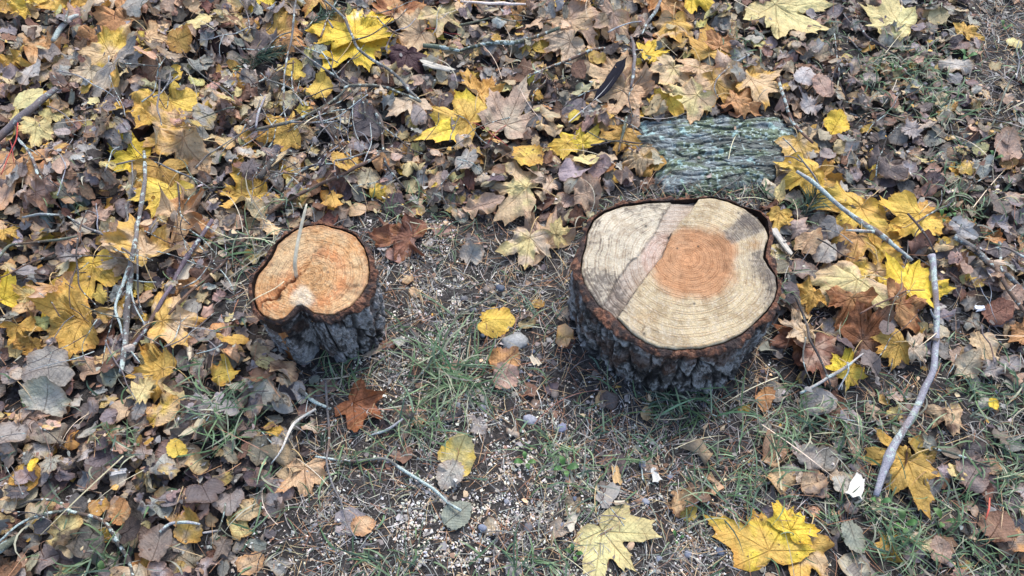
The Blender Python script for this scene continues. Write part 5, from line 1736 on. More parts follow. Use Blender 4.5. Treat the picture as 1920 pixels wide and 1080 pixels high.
def lay_path(pts, width, r, lift=0.0, follow=0.8):
    """picture points to a smooth path resting on what lies there"""
    W = []
    for (a, b) in pts:
        x, y, z = at_surf(a, b)
        W.append((x, y, z))
    P, fr = catmull(W, 0.009)
    QP, _f = catmull([(a, b, 0.0) for a, b in pts], 1.0)
    z = hget(P[:, 0], P[:, 1])
    n = len(z)
    zs = z.copy()
    for _ in range(6):
        zs = np.convolve(np.pad(zs, 2, mode='edge'), [0.1, 0.2, 0.4, 0.2, 0.1], 'valid')
    zs = np.maximum(zs, z - 0.006)
    for _ in range(2):
        zs = np.convolve(np.pad(zs, 1, mode='edge'), [0.25, 0.5, 0.25], 'valid')
    big = (max(width) if hasattr(width, '__len__') else width) > 8
    if big:
        k_ = np.ones(9) / 9
        zs = np.convolve(np.pad(zs, 4, mode='edge'), k_, 'valid')
    P[:, 2] = zs + lift
    q_ = np.interp(fr, _f, QP[:, 0]), np.interp(fr, _f, QP[:, 1])
    for i_ in range(n):
        P[i_, 0], P[i_, 1], _z = at(q_[0][i_], q_[1][i_], P[i_, 2])
    s = np.linspace(0, 1, n)
    amp = 0.0018
    P[:, 0] += amp * (vnoise(s * n * 0.25, s * 0 + r.uniform(0, 99)) - 0.5) * 2
    P[:, 1] += amp * (vnoise(s * n * 0.25, s * 0 + r.uniform(0, 99)) - 0.5) * 2
    w = np.interp(fr, np.arange(len(pts)), width if hasattr(width, '__len__') else [width * (1 - 0.45 * i / (len(pts) - 1)) for i in range(len(pts))])
    rad = 0.80 * w / 2 / np.array([scale_at(u_, v_) for u_, v_ in zip(*q_)])
    rad = rad * (1 + 0.22 * (vnoise(s * n * 0.35, s * 0 + r.uniform(0, 99)) - 0.5))
    # knots
    for _ in range(max(0, n // 14)):
        k = r.uniform(0, 1)
        rad = rad * (1 + 0.16 * np.exp(-((s - k) * n / 1.3) ** 2))
    P[:, 2] += rad * 0.7
    return P, rad


def stick(label, paths, name='twig', cat='twig', group='fallen twigs'):
    """paths: list of (points, width, colour, lichen, lift); the first is the stem, the others side twigs"""
    r = random.Random(hash(label) % 1 if False else sum(ord(c) for c in label))
    P0, R0 = lay_path(paths[0][0], paths[0][1], r, paths[0][4] if len(paths[0]) > 4 else 0.002)
    org = P0[0].copy()
    many = len(paths) > 1
    root = None
    if many:
        root = link(name, None, loc=tuple(org)); tag(root, label, cat, group)
    for i, p in enumerate(paths):
        if i:
            P, R = lay_path(p[0], p[1], r, p[4] if len(p) > 4 else 0.003)
        else:
            P, R = P0, R0
        big = R.max() > 0.004
        sd_ = r.uniform(0, 99)

        def cf(fr, C, sd_=sd_, n_=len(P)):
            k_ = vnoise(fr * n_ * .12 + sd_, fr * 0, 0, 3)
            C = C.copy()
            C[:, :3] = C[:, :3] * (0.78 + .55 * vnoise(fr * n_ * .3 + sd_, fr * 0, 0, 4))[:, None]
            C[:, :3] = mix(C[:, :3], np.array([.14, .085, .055]), .75 * sstep(.80, .88, k_))
            C[:, 3] = C[:, 3] * (.3 + 1.4 * vnoise(fr * n_ * .2 + sd_ + 9, fr * 0, 0, 5))
            return C
        V, q, t, C = tube(P - org, R, 9 if big else 6, vary(TC[p[2]], r, 0.1), p[3], colfn=cf)
        me = make_mesh('stem' if i == 0 else 'side_twig', V, [q, t], C)
        if many:
            link('stem' if i == 0 else 'side_twig', me, M_TWIG, root)
        else:
            o = link(name, me, M_TWIG, loc=tuple(org)); tag(o, label, cat, group)
        hput(P[:, 0], P[:, 1], P[:, 2] + R * 0.6, None, 0)
    return root


S_ = stick
S_('thick dark smooth stick with a broken end at the left edge', [([(-15, 275), (0, 262), (40, 225), (75, 195), (108, 168)], [18, 18, 17, 15, 12], 'grey', .25)], 'stick', 'stick')
S_('lichened grey stick with a pale broken end near the top left', [([(101, 80), (115, 57), (133, 37), (150, 30)], [11, 12, 11, 7], 'pale', .8), ([(122, 45), (128, 20), (133, -4)], 5, 'grey', .4)], 'stick', 'stick')
S_('upright lichened branch forking at left centre', [
    ([(270, 285), (272, 330), (264, 395), (257, 435), (248, 500), (241, 570), (238, 640), (228, 700)], [7, 9, 10, 9, 12, 15, 14, 10], 'grey', .5, .006),
    ([(243, 500), (224, 550), (216, 578), (226, 605), (233, 640), (262, 680)], [8, 7, 6, 5, 4, 3], 'silver', .9, .012),
    ([(243, 528), (252, 570), (273, 612)], [5, 4, 3], 'silver', .9, .010), ([(257, 470), (258, 530), (266, 590)], 5, 'grey', .5, .010),
    ([(250, 435), (238, 400), (250, 340), (247, 305)], 5, 'grey', .3, .014), ([(242, 525), (268, 528), (294, 528)], [4, 3, 2], 'silver', .8, .014),
    ([(216, 578), (205, 620), (198, 655), (192, 690)], 4, 'dark', .3, .010)], 'fallen_branch', 'branch', 'fallen branches')
S_('long purplish stick slanting down left of the smaller stump', [([(398, 415), (372, 455), (340, 505), (315, 550), (290, 590), (262, 635), (235, 665), (205, 692)], [9, 10, 10, 9, 10, 9, 7, 5], 'purple', .25)], 'stick', 'stick')
S_('grey twig running to the left rim of the smaller stump', [([(475, 435), (440, 468), (412, 500), (380, 530), (345, 560), (318, 590)], [8, 8, 7, 8, 7, 6], 'brown', .2, .006)])
S_('long grey twig curving above the smaller stump', [([(533, 357), (563, 323), (603, 307), (647, 300), (687, 288), (713, 285), (760, 287)], [6, 6, 6, 5, 5, 5, 3], 'grey', .4, .008)])
S_('thick brown twig parallel to and below the grey one above the smaller stump', [([(500, 405), (540, 378), (580, 357), (640, 330), (677, 310), (712, 291)], [9, 9, 9, 8, 8, 6], 'brown', .2, .004)])
S_('long grey branch crossing the splashed yellow leaf', [
    ([(600, -5), (625, 15), (645, 35), (660, 68), (672, 92), (700, 115), (730, 133), (752, 150), (768, 172), (788, 192)], [4, 5, 6, 6, 6, 7, 7, 7, 7, 5], 'grey', .35, .012),
    ([(788, 192), (750, 175), (715, 164), (655, 162), (640, 178), (600, 205), (545, 230), (480, 244)], [6, 6, 7, 7, 6, 6, 7, 7], 'green', .35, .010),
    ([(652, 160), (625, 142), (595, 122), (570, 103), (548, 85)], [6, 6, 5, 5, 4], 'grey', .3, .014),
    ([(545, 230), (590, 231), (627, 229)], [5, 4, 3], 'silver', .4, .010)], 'fallen_branch', 'branch', 'fallen branches')
S_('thin upright grey twig in the tangle right of the orange top leaf', [([(556, 0), (550, 40), (545, 80), (535, 130), (533, 185), (536, 235)], [4, 5, 5, 4, 4, 3], 'grey', .4, .014), ([(548, 60), (520, 70), (498, 96)], 3, 'grey', .3, .012), ([(536, 125), (515, 140), (500, 165)], 3, 'grey', .3, .012)])
S_('dark twig bending down between the upper middle and the brown twig', [([(687, 190), (703, 210), (716, 240), (719, 285), (730, 317), (760, 355)], [7, 7, 6, 6, 6, 4], 'dark', .4, .008), ([(716, 240), (745, 258), (770, 280), (800, 292)], 4, 'dark', .3, .01)])
S_('mossy green stick near the top middle', [([(793, 88), (833, 92), (862, 97)], [10, 10, 6], 'green', .5), ([(860, 97), (885, 90), (900, 87), (930, 82), (962, 83), (1003, 71), (1048, 54)], [6, 8, 8, 9, 10, 9, 7], 'green', .5, .006)], 'stick', 'stick')
S_('brown twig running right to the feather tip', [([(993, 142), (1030, 127), (1073, 111), (1103, 97), (1133, 92), (1173, 95), (1205, 95)], [4, 5, 6, 7, 7, 6, 4], 'brown', .45, .008)])
S_('grey twig leaning from the top edge onto the orange leaf', [([(1241, -5), (1228, 23), (1213, 43), (1203, 66)], [6, 8, 7, 3], 'grey', .5, .01)])
S_('dark vertical twig right of the feather', [([(1183, 68), (1189, 100), (1188, 133), (1182, 165)], [6, 8, 8, 6], 'grey', .3, .01)])
S_('short grey-green twig beside the left corner of the bark slab', [([(1174, 220), (1167, 253), (1160, 285)], [6, 6, 5], 'green', .3, .008)])
S_('thin hooked twig over the tan heap beyond the bark slab', [([(1404, 104), (1380, 118), (1360, 133), (1343, 150), (1340, 167), (1348, 184)], [4, 5, 4, 4, 3, 2], 'silver', .4, .012)])
S_('pale barkless stick at the top edge', [([(862, 4), (905, 7), (950, 9), (985, 9)], [5, 7, 7, 5], 'white', 0, .006)], 'stick', 'stick')
S_('brown twig standing right of the bark slab', [([(1458, 150), (1470, 187), (1480, 220), (1500, 247), (1525, 270)], [6, 8, 8, 7, 5], 'brown', .4, .008)])
S_('dark twig below the top right pale yellow leaf', [([(1612, 48), (1625, 70), (1653, 87), (1676, 101)], [6, 6, 5, 3], 'dark', .2, .006)])
S_('thin greenish forked twig at the upper right edge', [([(1902, 140), (1887, 167), (1872, 205), (1857, 238), (1830, 243), (1798, 243)], [3, 4, 4, 4, 4, 3], 'green', .4, .008), ([(1857, 238), (1890, 246), (1925, 258)], 4, 'green', .4, .006), ([(1872, 210), (1888, 198), (1905, 186)], 3, 'green', .4, .006)])
S_('lichened stick across the golden leaves right of the larger stump', [([(1492, 322), (1515, 338), (1540, 358), (1567, 384), (1600, 410), (1637, 434), (1667, 455), (1710, 490)], [7, 9, 10, 10, 11, 15, 10, 8], 'silver', .75, .014), ([(1638, 436), (1612, 434), (1586, 432)], [8, 7, 4], 'pale', .7, .016)], 'stick', 'stick')
S_('long curved silver-grey stick at the right', [([(1745, 481), (1749, 497), (1751, 530), (1755, 580), (1752, 650), (1749, 688), (1737, 722), (1717, 765), (1697, 800), (1670, 845), (1653, 887), (1641, 932)], [17, 13, 12, 12, 13, 15, 15, 16, 16, 18, 18, 13], 'silver', .55, .008), ([(1752, 600), (1747, 592), (1744, 580)], [7, 5, 3], 'silver', .4, .012), ([(1750, 690), (1757, 682), (1762, 672)], [6, 5, 3], 'grey', .4, .012)], 'stick', 'stick')
S_('thick dark forked branch at the right edge', [([(1788, 445), (1827, 473), (1863, 503), (1887, 517), (1925, 555)], [13, 14, 13, 11, 10], 'grey', .25, .008), ([(1866, 505), (1887, 540), (1907, 567), (1925, 592)], [10, 9, 9, 8], 'brown', .2, .006), ([(1872, 455), (1874, 480), (1878, 505)], 9, 'grey', .3, .008), ([(1846, 472), (1883, 465), (1925, 486)], [5, 6, 6], 'silver', .4, .012)], 'fallen_branch', 'branch', 'fallen branches')
S_('dark bent twig over the golden leaf right of the stick elbow', [([(1702, 402), (1723, 427), (1740, 450), (1749, 470)], [5, 6, 5, 4], 'dark', .2, .014), ([(1723, 427), (1716, 443), (1718, 458)], 3, 'dark', .2, .014)])
S_('dark forked twig right below the larger stump', [([(1487, 552), (1507, 593), (1517, 633), (1537, 673), (1556, 722)], [4, 6, 6, 6, 5], 'dark', .3, .014), ([(1510, 632), (1507, 677), (1521, 716)], 4, 'grey', .3, .010), ([(1510, 597), (1503, 580), (1498, 560)], 3, 'grey', .3, .016)])
S_('short pale forked stick below the larger stump on the right', [([(1498, 738), (1530, 722), (1555, 706), (1583, 690), (1618, 664)], [5, 7, 9, 8, 3], 'pale', .6, .008)], 'stick', 'stick')
S_('thin wavy twig in the grass left of the curved stick', [([(1548, 780), (1590, 788), (1627, 792), (1670, 778), (1715, 780)], [3, 3, 3, 3, 2], 'grey', .3, .012)])
S_('greenish twig in the grass at lower right', [([(1748, 840), (1790, 853), (1857, 877)], [6, 6, 3], 'green', .4, .006)])
S_('lichened twig arching over the sawdust to the grey-green leaf', [([(592, 857), (663, 863), (720, 860), (747, 877), (780, 897), (813, 917), (840, 942), (866, 958)], [5, 6, 7, 8, 8, 7, 7, 7], 'grey', .85, .008)])
S_('pale peeled crooked twig below the smaller stump', [([(594, 767), (557, 790), (543, 810), (530, 843), (510, 868)], [6, 8, 7, 5, 3], 'white', .3, .006)])
S_('long dark upright twig right of the crooked peeled one', [([(610, 715), (614, 770), (618, 820), (612, 863), (623, 907), (637, 937), (653, 987), (668, 1010)], [5, 6, 6, 5, 5, 5, 4, 3], 'grey', .2, .01)])
S_('thick lichened twig piece under the smaller stump', [([(562, 732), (590, 753), (622, 768)], [10, 10, 6], 'grey', .9, .004)])
S_('short lichened twig right of the rust-brown maple leaf', [([(692, 819), (727, 807), (755, 787)], [5, 7, 5], 'silver', .6, .006)])
S_('dark green arching twig in the bottom left corner', [([(38, 948), (67, 938), (110, 940), (133, 960), (183, 973), (207, 993), (223, 1020), (240, 1047), (252, 1085)], [5, 6, 7, 8, 8, 9, 9, 8, 7], 'dark', .45, .012), ([(130, 958), (77, 967), (33, 987), (-5, 1018)], [7, 8, 6, 5], 'green', .6, .010)])
S_('thick mossy stick end in the bottom left corner', [([(-8, 1040), (14, 1024), (34, 1008)], [20, 22, 12], 'green', .5, .004)], 'stick', 'stick')
S_('greenish lichened twig in the straw at lower left', [([(300, 998), (320, 983), (353, 980), (375, 984)], [7, 7, 7, 4], 'silver', .9, .006)])
S_('white bare twig right of the greenish lichened one', [([(380, 1000), (396, 998), (414, 995)], [5, 6, 4], 'pale', .1, .006)])
S_('thin twig left of the upright branch reaching the left edge', [([(-5, 488), (20, 462), (60, 456), (110, 450), (148, 443)], [7, 6, 6, 6, 5], 'green', .3, .012)])
S_('grey twig from the bark lump to the upright branch', [([(128, 405), (160, 427), (200, 443), (227, 463), (252, 482)], [4, 6, 6, 6, 5], 'grey', .4, .014)])
S_('short greenish twig above the dark bark lump', [([(43, 409), (77, 402), (112, 403)], [4, 6, 5], 'silver', .5, .012)])
S_('very thin dark twig with bends left of the upright branch', [([(163, 393), (150, 433), (143, 477), (148, 510), (152, 540), (183, 575)], [3, 4, 4, 4, 3, 2], 'dark', .2, .02), ([(146, 500), (130, 540), (132, 580)], 3, 'dark', .2, .02), ([(150, 433), (155, 455), (170, 480)], 2.5, 'dark', .2, .02)])
S_('very thin horizontal dark twig across the left litter', [([(105, 484), (160, 481), (232, 483)], [3, 3, 2], 'dark', .2, .02)])
S_('lichened bent twig below the thick dark stick', [([(33, 260), (60, 293), (70, 323), (82, 342)], [4, 6, 8, 5], 'grey', .7, .01)])
S_('wiry twig crossing the golden leaf at upper left', [([(233, 120), (263, 123), (300, 125)], [4, 4, 2], 'dark', .3, .018), ([(300, 125), (290, 105), (262, 88)], 3, 'grey', .3, .018)])
S_('long wiry twig across the crumpled tan leaf', [([(217, 310), (253, 303), (287, 304), (320, 317), (367, 337), (395, 355)], [4, 4, 4, 4, 4, 3], 'grey', .4, .02), ([(367, 317), (393, 290), (427, 267), (482, 233)], 4, 'grey', .4, .016)])
S_('curved twig standing over the big golden leaf at upper left', [([(300, 150), (296, 200), (303, 235)], [4, 4, 2], 'grey', .3, .024), ([(298, 185), (312, 205), (318, 180)], 2.5, 'dark', .3, .024)])
S_('dark broken stick with pale splintered wood above the smaller stump', [([(488, 336), (513, 307), (545, 283)], [12, 16, 10], 'dark', .3, .004)], 'stick', 'stick')
S_('leaning grey twig by the dark broken stick', [([(497, 182), (485, 215), (480, 240)], [5, 6, 5], 'silver', .5, .01)])
S_('dark twig left of the larger stump on the bare ground', [([(830, 650), (800, 690), (760, 735), (720, 770)], [4, 4, 4, 3], 'green', .3, .012)])
S_('thin twig over the bare ground right of the smaller stump', [([(960, 505), (935, 540), (905, 565), (860, 590), (830, 650)], [3, 4, 5, 4, 4], 'green', .4, .012)])
S_('thin reddish stalk standing under the thick dark stick', [([(34, 226), (30, 260), (18, 288), (2, 328)], 3.5, 'red', 0, .012)], 'leaf_stalk_piece', 'stalk', None)
S_('straw blade leaning out of the smaller stump top', [([(555, 502), (562, 470), (568, 435), (573, 392)], 1, 'straw', 0, 0)], 'straw_stem', 'straw', None) if False else None

# the straw that stands in the smaller stump's crack
bs_ = P2(360, 425)
tp = at(575, 382, H2 + 0.10)
pp = [(bs_[0], bs_[1], H2 - 0.012), (bs_[0] + 0.006, bs_[1] + 0.006, H2 + 0.03), (tp[0] * 0.5 + bs_[0] * 0.5, tp[1] * 0.5 + bs_[1] * 0.5, H2 + 0.062), tp]
P, fr = catmull(pp, 0.006)
V, q, t, Cc = tube(P, np.interp(np.linspace(0, 1, len(P)), [0, .3, .9, 1], [.0036, .0038, .0030, .0014]), 6, (.66, .58, .42))
V = V.copy()
tag(link('straw_stem', make_mesh('straw_stem', V - P[0], [q, t], Cc), M_STRAW, loc=tuple(P[0])), 'pale flat straw blade standing in the crack of the smaller stump', 'straw')
P, fr = catmull([(*at(452, 577, H2 * .8)[:2], H2 * .75), (*at(480, 568, H2)[:2], H2 + .012), (*P2(240, 520), H2 + .004), (*P2(300, 480), H2 + .006)], 0.01)
V, q, t, Cc = tube(P, np.linspace(.0008, .0012, len(P)), 5, (.55, .47, .30))
tag(link('straw_stem', make_mesh('straw_stem', V - P[0], [q, t], Cc), M_STRAW, loc=tuple(P[0])), 'thin dry straw lying over the left rim of the smaller stump', 'straw')

# wiry filler twigs in the two tangles, each a thing of its own
TANGLE = [(90, 440, 340, 660, 36), (440, 700, 20, 340, 50), (0, 440, 90, 330, 16), (700, 1200, 20, 340, 20), (1500, 1910, 60, 760, 20), (20, 600, 720, 1060, 16), (850, 1500, 720, 1060, 10)]
for x0, x1, y0, y1, n in TANGLE:
    for _ in range(n):
        a, b = rnd.uniform(x0, x1), rnd.uniform(y0, y1)
        x, y, z = at_surf(a, b)
        if in_stump(x, y, 0.05):
            continue
        ang = rnd.uniform(0, 360)
        ln = rnd.uniform(50, 150)
        pts, cc = [], ang
        px, py = a, b
        for k in range(5):
            pts.append((px, py))
            px += math.cos(math.radians(cc)) * ln / 4; py -= math.sin(math.radians(cc)) * ln / 4 * 0.85
            cc += rnd.gauss(0, 16)
        if any(in_stump(*at(u, v, 0.02)[:2], 0.03) for u, v in pts):
            continue
        w = rnd.choice([2.2, 2.6, 3, 3.5, 4.5])
        cn = rnd.choice(['grey', 'grey', 'dark', 'dark', 'green', 'brown', 'silver'])
        head = {2.2: 'hair-thin', 2.6: 'wiry', 3: 'thin', 3.5: 'slender', 4.5: 'finger-long'}[w] + ' ' + {'grey': 'grey', 'dark': 'dark', 'green': 'greenish', 'brown': 'brown', 'silver': 'silvery'}[cn] + ' twig'
        paths = [(pts, w, cn, rnd.uniform(.1, .7), rnd.uniform(.003, .016))]
        if rnd.random() < 0.5:
            m = pts[2]
            c3 = ang + rnd.choice([-1, 1]) * rnd.uniform(25, 50)
            paths.append(([m, (m[0] + math.cos(math.radians(c3)) * ln * .2, m[1] - math.sin(math.radians(c3)) * ln * .2), (m[0] + math.cos(math.radians(c3 + 12)) * ln * .4, m[1] - math.sin(math.radians(c3 + 12)) * ln * .4)], w * .7, cn, .3, rnd.uniform(.004, .014)))
        lab = auto_label(head, *pts[2])
        for adj in ('crooked', 'brittle', 'bowed', 'small'):
            if lab in used_labels:
                lab = auto_label(adj + ' ' + head, *pts[2])
        stick(lab, paths)


# ------------------------------------------------------------------ feather
def feather():
    a = np.array(at_surf(1066, 236)); b = np.array(at_surf(1174, 116))
    a[2] += 0.012; b[2] += 0.016
    mid = (a + b) / 2 + np.array([0.012, -0.012, 0.006])
    P, fr = catmull([a, mid, b], 0.004)
    root = link('feather', None, loc=tuple(a)); tag(root, 'black feather with a pale quill lying among tan leaves', 'feather')
    s = np.linspace(0, 1, len(P))
    V, q, t, C = tube(P - a, np.interp(s, [0, .3, 1], [.0016, .0014, .0004]), 6, (.6, .58, .54), colfn=lambda f, c: np.concatenate([mix(np.array([.62, .60, .56]), np.array([.03, .03, .035]), sstep(.35, .75, f)), c[:, 3:]], 1))
    link('shaft', make_mesh('shaft', V, [q, t], C), M_FEATHER, root)
    T = np.gradient(P, axis=0); T /= np.linalg.norm(T, axis=1, keepdims=True)
    S = np.cross(T, [0, 0, 1.0]); S /= np.linalg.norm(S, axis=1, keepdims=True)
    for side, wd in ((1, .010), (-1, .015)):
        w = wd * sstep(.30, .42, s) * (1 - sstep(.80, 1.0, s)) + 0.0006
        n = len(P); m = 6
        rows = []
        for k in range(m):
            f = k / (m - 1)
            jag = 1 + 0.16 * (vnoise(s * 40, s * 0 + side * 7) - 0.5) * (f > .9)
            rows.append(P - a + side * S * (w * f * jag)[:, None] + T * (w * f * 0.9)[:, None] + np.array([0, 0, 1]) * (0.003 * math.sin(f * 2.6) - 0.002 * f + 0.0006))
        keep = s > .28
        V = np.array(rows)[:, keep].reshape(-1, 3)
        nk = keep.sum()
        i = np.arange(m * nk).reshape(m, nk)
        q = np.stack([i[:-1, :-1], i[1:, :-1], i[1:, 1:], i[:-1, 1:]], -1).reshape(-1, 4)
        V2 = V + np.array([0, 0, -0.0005])
        C = np.tile(np.array([.010, .010, .016, 0]), (len(V), 1))
        link('vane', make_mesh('vane', V, q, C), M_FEATHER, root)


feather()


# ------------------------------------------------------------------ stones, wood chips, seeds
def blob(r, size, flat, col, seed, sub=14):
    """irregular rounded stone"""
    n, m = sub, sub // 2
    V = [[0, 0, 1.0]]
    for i in range(1, m):
        for j in range(n):
            t, p = math.pi * i / m, 2 * math.pi * j / n
            V.append([math.sin(t) * math.cos(p), math.sin(t) * math.sin(p), math.cos(t)])
    V.append([0, 0, -1.0])
    V = np.array(V)
    d = 0.60 + 0.75 * fbm(V[:, 0] * 1.7 + seed, V[:, 1] * 1.7, V[:, 2] * 1.7, seed, 4)
    V[:, :2] = np.sign(V[:, :2]) * np.abs(V[:, :2]) ** .85
    V = V * d[:, None] * np.array([1, r.uniform(.7, .95), flat]) * size
    q, t = [], []
    for j in range(n):
        t.append((0, 1 + j, 1 + (j + 1) % n))
        last = 1 + (m - 2) * n
        t.append((len(V) - 1, last + (j + 1) % n, last + j))
        for i in range(m - 2):
            a = 1 + i * n + j; b = 1 + i * n + (j + 1) % n
            q.append((a, a + n, b + n, b))
    a = r.uniform(0, 6.28)
    V = np.stack([V[:, 0] * math.cos(a) - V[:, 1] * math.sin(a), V[:, 0] * math.sin(a) + V[:, 1] * math.cos(a), V[:, 2]], 1)
    return V, [np.array(q), np.array(t)], np.tile(np.array([*col, 0]), (len(V), 1))


def stone(px, py, d, col, label):
    r = random.Random(px * 7 + py)
    x, y, z = at_surf(px, py)
    R = d / 2 / scale_at(px, py)
    V, F, C = blob(r, R, 0.42, col, px % 97, 20 if d > 18 else 12)
    tag(link('stone' if d > 22 else 'pebble', make_mesh('stone', V, F, C), M_STONE, loc=(x, y, z + R * 0.10)), label, 'stone', 'stones on the bare ground')


GB = (.22, .235, .25)
stone(967, 643, 46, (.25, .255, .25), 'largest flat grey stone on the ground between the stumps')
stone(994, 788, 27, (.27, .28, .33), 'bluish-white rough stone below the grass between the stumps')
stone(1053, 803, 21, (.17, .18, .25), 'dark bluish stone right of the bluish-white rough one')
stone(905, 630, 11, (.04, .05, .07), 'small black pebble left of the crumpled yellow leaf')
PB = [(888, 582), (938, 540), (912, 543), (885, 580), (858, 760), (905, 765), (702, 960), (905, 990), (932, 1000), (1130, 760), (1205, 870), (1210, 940), (1103, 1000), (1235, 1048), (1078, 935), (1256, 895), (1290, 1040), (1298, 840), (1055, 985), (1385, 930), (1000, 660), (1115, 700), (590, 985), (1040, 740), (738, 850), (1170, 880), (870, 560), (990, 990), (950, 940), (1320, 760), (1350, 1035), (1130, 910)]
for i, (a, b) in enumerate(PB):
    _x, _y, _z = at_surf(a, b)
    if HERO[cells(_x, _y)]:
        continue
    c = rnd.choice([(.07, .085, .12), (.15, .17, .22), (.10, .10, .11), (.22, .23, .26), (.16, .13, .11)])
    nm = {.07: 'dark slate', .15: 'slate-blue', .10: 'charcoal', .22: 'light grey', .16: 'brownish'}[c[0]]
    d = rnd.uniform(10, 19)
    lab = auto_label(nm + ' pebble', a, b)
    if lab in used_labels:
        lab = auto_label(('tiny ' if d < 16 else 'rounded ') + nm + ' pebble', a, b)
    stone(a, b, d, c, lab)


def chip(px, py, l, w, deg, col, label, th=0.004):
    """a split wood chip: a bent, splintered plate"""
    r = random.Random(px * 3 + py)
    x, y, z = at_surf(px, py)
    s = scale_at(px, py)
    L, W = l / s, w / s
    a = wdir(px, py, deg)
    n, m = 7, 5
    U, Vv = np.meshgrid(np.linspace(-1, 1, n), np.linspace(-1, 1, m))
    wj = 1 + 0.18 * np.array([r.uniform(-1, 1) for _ in range(n)])
    lj = 1 + 0.22 * np.array([r.uniform(-1, 1) for _ in range(m)])
    X = U * L / 2 * lj[:, None]; Y = Vv * W / 2 * wj[None, :] * (1 - 0.2 * U)
    Z = 0.0012 * np.sin(Vv * 5 + r.uniform(0, 6)) + 0.0015 * U * U
    top = np.stack([X, Y, Z + th / 2], -1).reshape(-1, 3); bot = np.stack([X * .96, Y * .94, Z - th / 2], -1).reshape(-1, 3)
    V = np.concatenate([top, bot])
    V = np.stack([V[:, 0] * math.cos(a) - V[:, 1] * math.sin(a), V[:, 0] * math.sin(a) + V[:, 1] * math.cos(a), V[:, 2] + V[:, 0] * r.uniform(-.15, .15)], 1)
    i = np.arange(n * m).reshape(m, n); k = n * m
    q = [np.stack([i[:-1, :-1], i[:-1, 1:], i[1:, 1:], i[1:, :-1]], -1).reshape(-1, 4)]
    q.append(q[0][:, ::-1] + k)
    ring = np.concatenate([i[0, :], i[1:, -1], i[-1, :-1][::-1], i[1:-1, 0][::-1]])
    q.append(np.stack([ring, ring + k, np.roll(ring, -1) + k, np.roll(ring, -1)], -1))
    C = np.tile(np.array([*col, 0]), (len(V), 1))
    tag(link('wood_chip', make_mesh('wood_chip', V, [np.concatenate(q)], C, smooth=False), M_CHIP, loc=(x, y, z + th * .8)), label, 'wood chip', 'loose wood chips')


WC, WG = (.50, .43, .32), (.34, .31, .27)
chip(345, 522, 62, 24, 62, (.52, .46, .36), 'long pale wood chip on leaves left of the smaller stump', .006)
chip(325, 530, 42, 18, 70, (.52, .33, .16), 'ochre splinter tucked under the long pale chip')
chip(1140, 930, 44, 26, 45, WG, 'grey-white split wood chip above the bottom pale yellow leaf', .006)
chip(1155, 893, 34, 14, 100, (.55, .37, .18), 'orange-tan splinter above the grey-white chip')
chip(1228, 892, 28, 15, 110, (.56, .54, .48), 'small white wood chip on dark soil at the lower middle')
chip(1073, 976, 38, 16, 65, (.52, .47, .37), 'pale wood chip beside the stalk of the bottom leaf')
chip(1604, 914, 44, 24, 70, (.56, .53, .46), 'bright white wood chip touching the pinned ochre leaf', .006)
chip(1161, 944, 20, 8, 5, WC, 'tiny pale chip right of the grey-white split one')
chip(1000, 648 + 30, 24, 9, 120, WC, 'tiny pale chip below the largest grey stone')
chip(1465, 455, 62, 9, 300, (.46, .43, .37), 'long white splinter beside the right rim of the larger stump')
chip(357, 665, 32, 9, 280, (.45, .38, .28), 'short tan stick piece lying left of the smaller stump')
chip(225, 886, 26, 10, 5, (.62, .60, .56), 'small white chip on dark leaves at lower left')
chip(820, 127, 60, 12, 350, (.50, .46, .38), 'pale splintered strip right of the dark purple leaf')
chip(522, 300, 40, 9, 40, (.50, .38, .22), 'pale inner wood strip on the dark broken stick')
chip(1008, 680, 20, 8, 120, WC, 'tiny cream chip in the straw below the grey stone')
chip(1835, 580, 16, 9, 5, (.75, .76, .78), 'tiny white chip near the right edge branch')


def samara():
    x, y, z = at_surf(368, 805)
    root = link('maple_seed', None, loc=(x, y, z + .006)); tag(root, 'pale winged maple seed lying on litter at lower left', 'seed')
    for k, (a, l) in enumerate(((math.radians(62), .034), (math.radians(215), .030))):
        n = 9
        s = np.linspace(0, 1, n)
        w = 0.0055 * np.sin(np.clip(s * 1.1 + .12, 0, 1) * math.pi) ** .6 + .001
        V, i4 = [], []
        for side in (-1, 0, 1):
            V.append(np.stack([s * l, side * w, .0015 * np.cos(side * 1.4) + s * .004], 1))
        V = np.concatenate(V)
        V = np.stack([V[:, 0] * math.cos(a) - V[:, 1] * math.sin(a), V[:, 0] * math.sin(a) + V[:, 1] * math.cos(a), V[:, 2]], 1)
        i = np.arange(3 * n).reshape(3, n)
        q = np.stack([i[:-1, :-1], i[:-1, 1:], i[1:, 1:], i[1:, :-1]], -1).reshape(-1, 4)
        link('wing', make_mesh('wing', V, q, np.tile(np.array([.50, .42, .27, 0]), (len(V), 1))), M_STRAW, root)
    V, F, C = blob(random.Random(3), .0055, .6, (.42, .33, .2), 3, 12)
    link('seed_body', make_mesh('seed_body', V, F, C), M_STRAW, root)


samara()



# ------------------------------------------------------------------ what fell on top, and the grass
litter(0.15, True)
n = 150
p = sample_pts(n, lambda px, py: .4 + 0 * px, 140, True)
heap('dry_stems', *ribbons(p, rng.uniform(.07, .17, n), rng.uniform(.0010, .0018, n), pickcols(n, [((.56, .48, .33), 5), ((.46, .40, .30), 4), ((.32, .16, .10), 1)]), 8, .8, .005, .01, roll=True))
link_heap('leaf_crumbs', M_STRAW)
link_heap('soil_crumbs', M_STONE, False)
link_heap('sawdust', M_CHIP, False)
link_heap('dead_grass', M_STRAW)
link_heap('pine_needles', M_STRAW)
link_heap('dry_stems', M_STRAW)

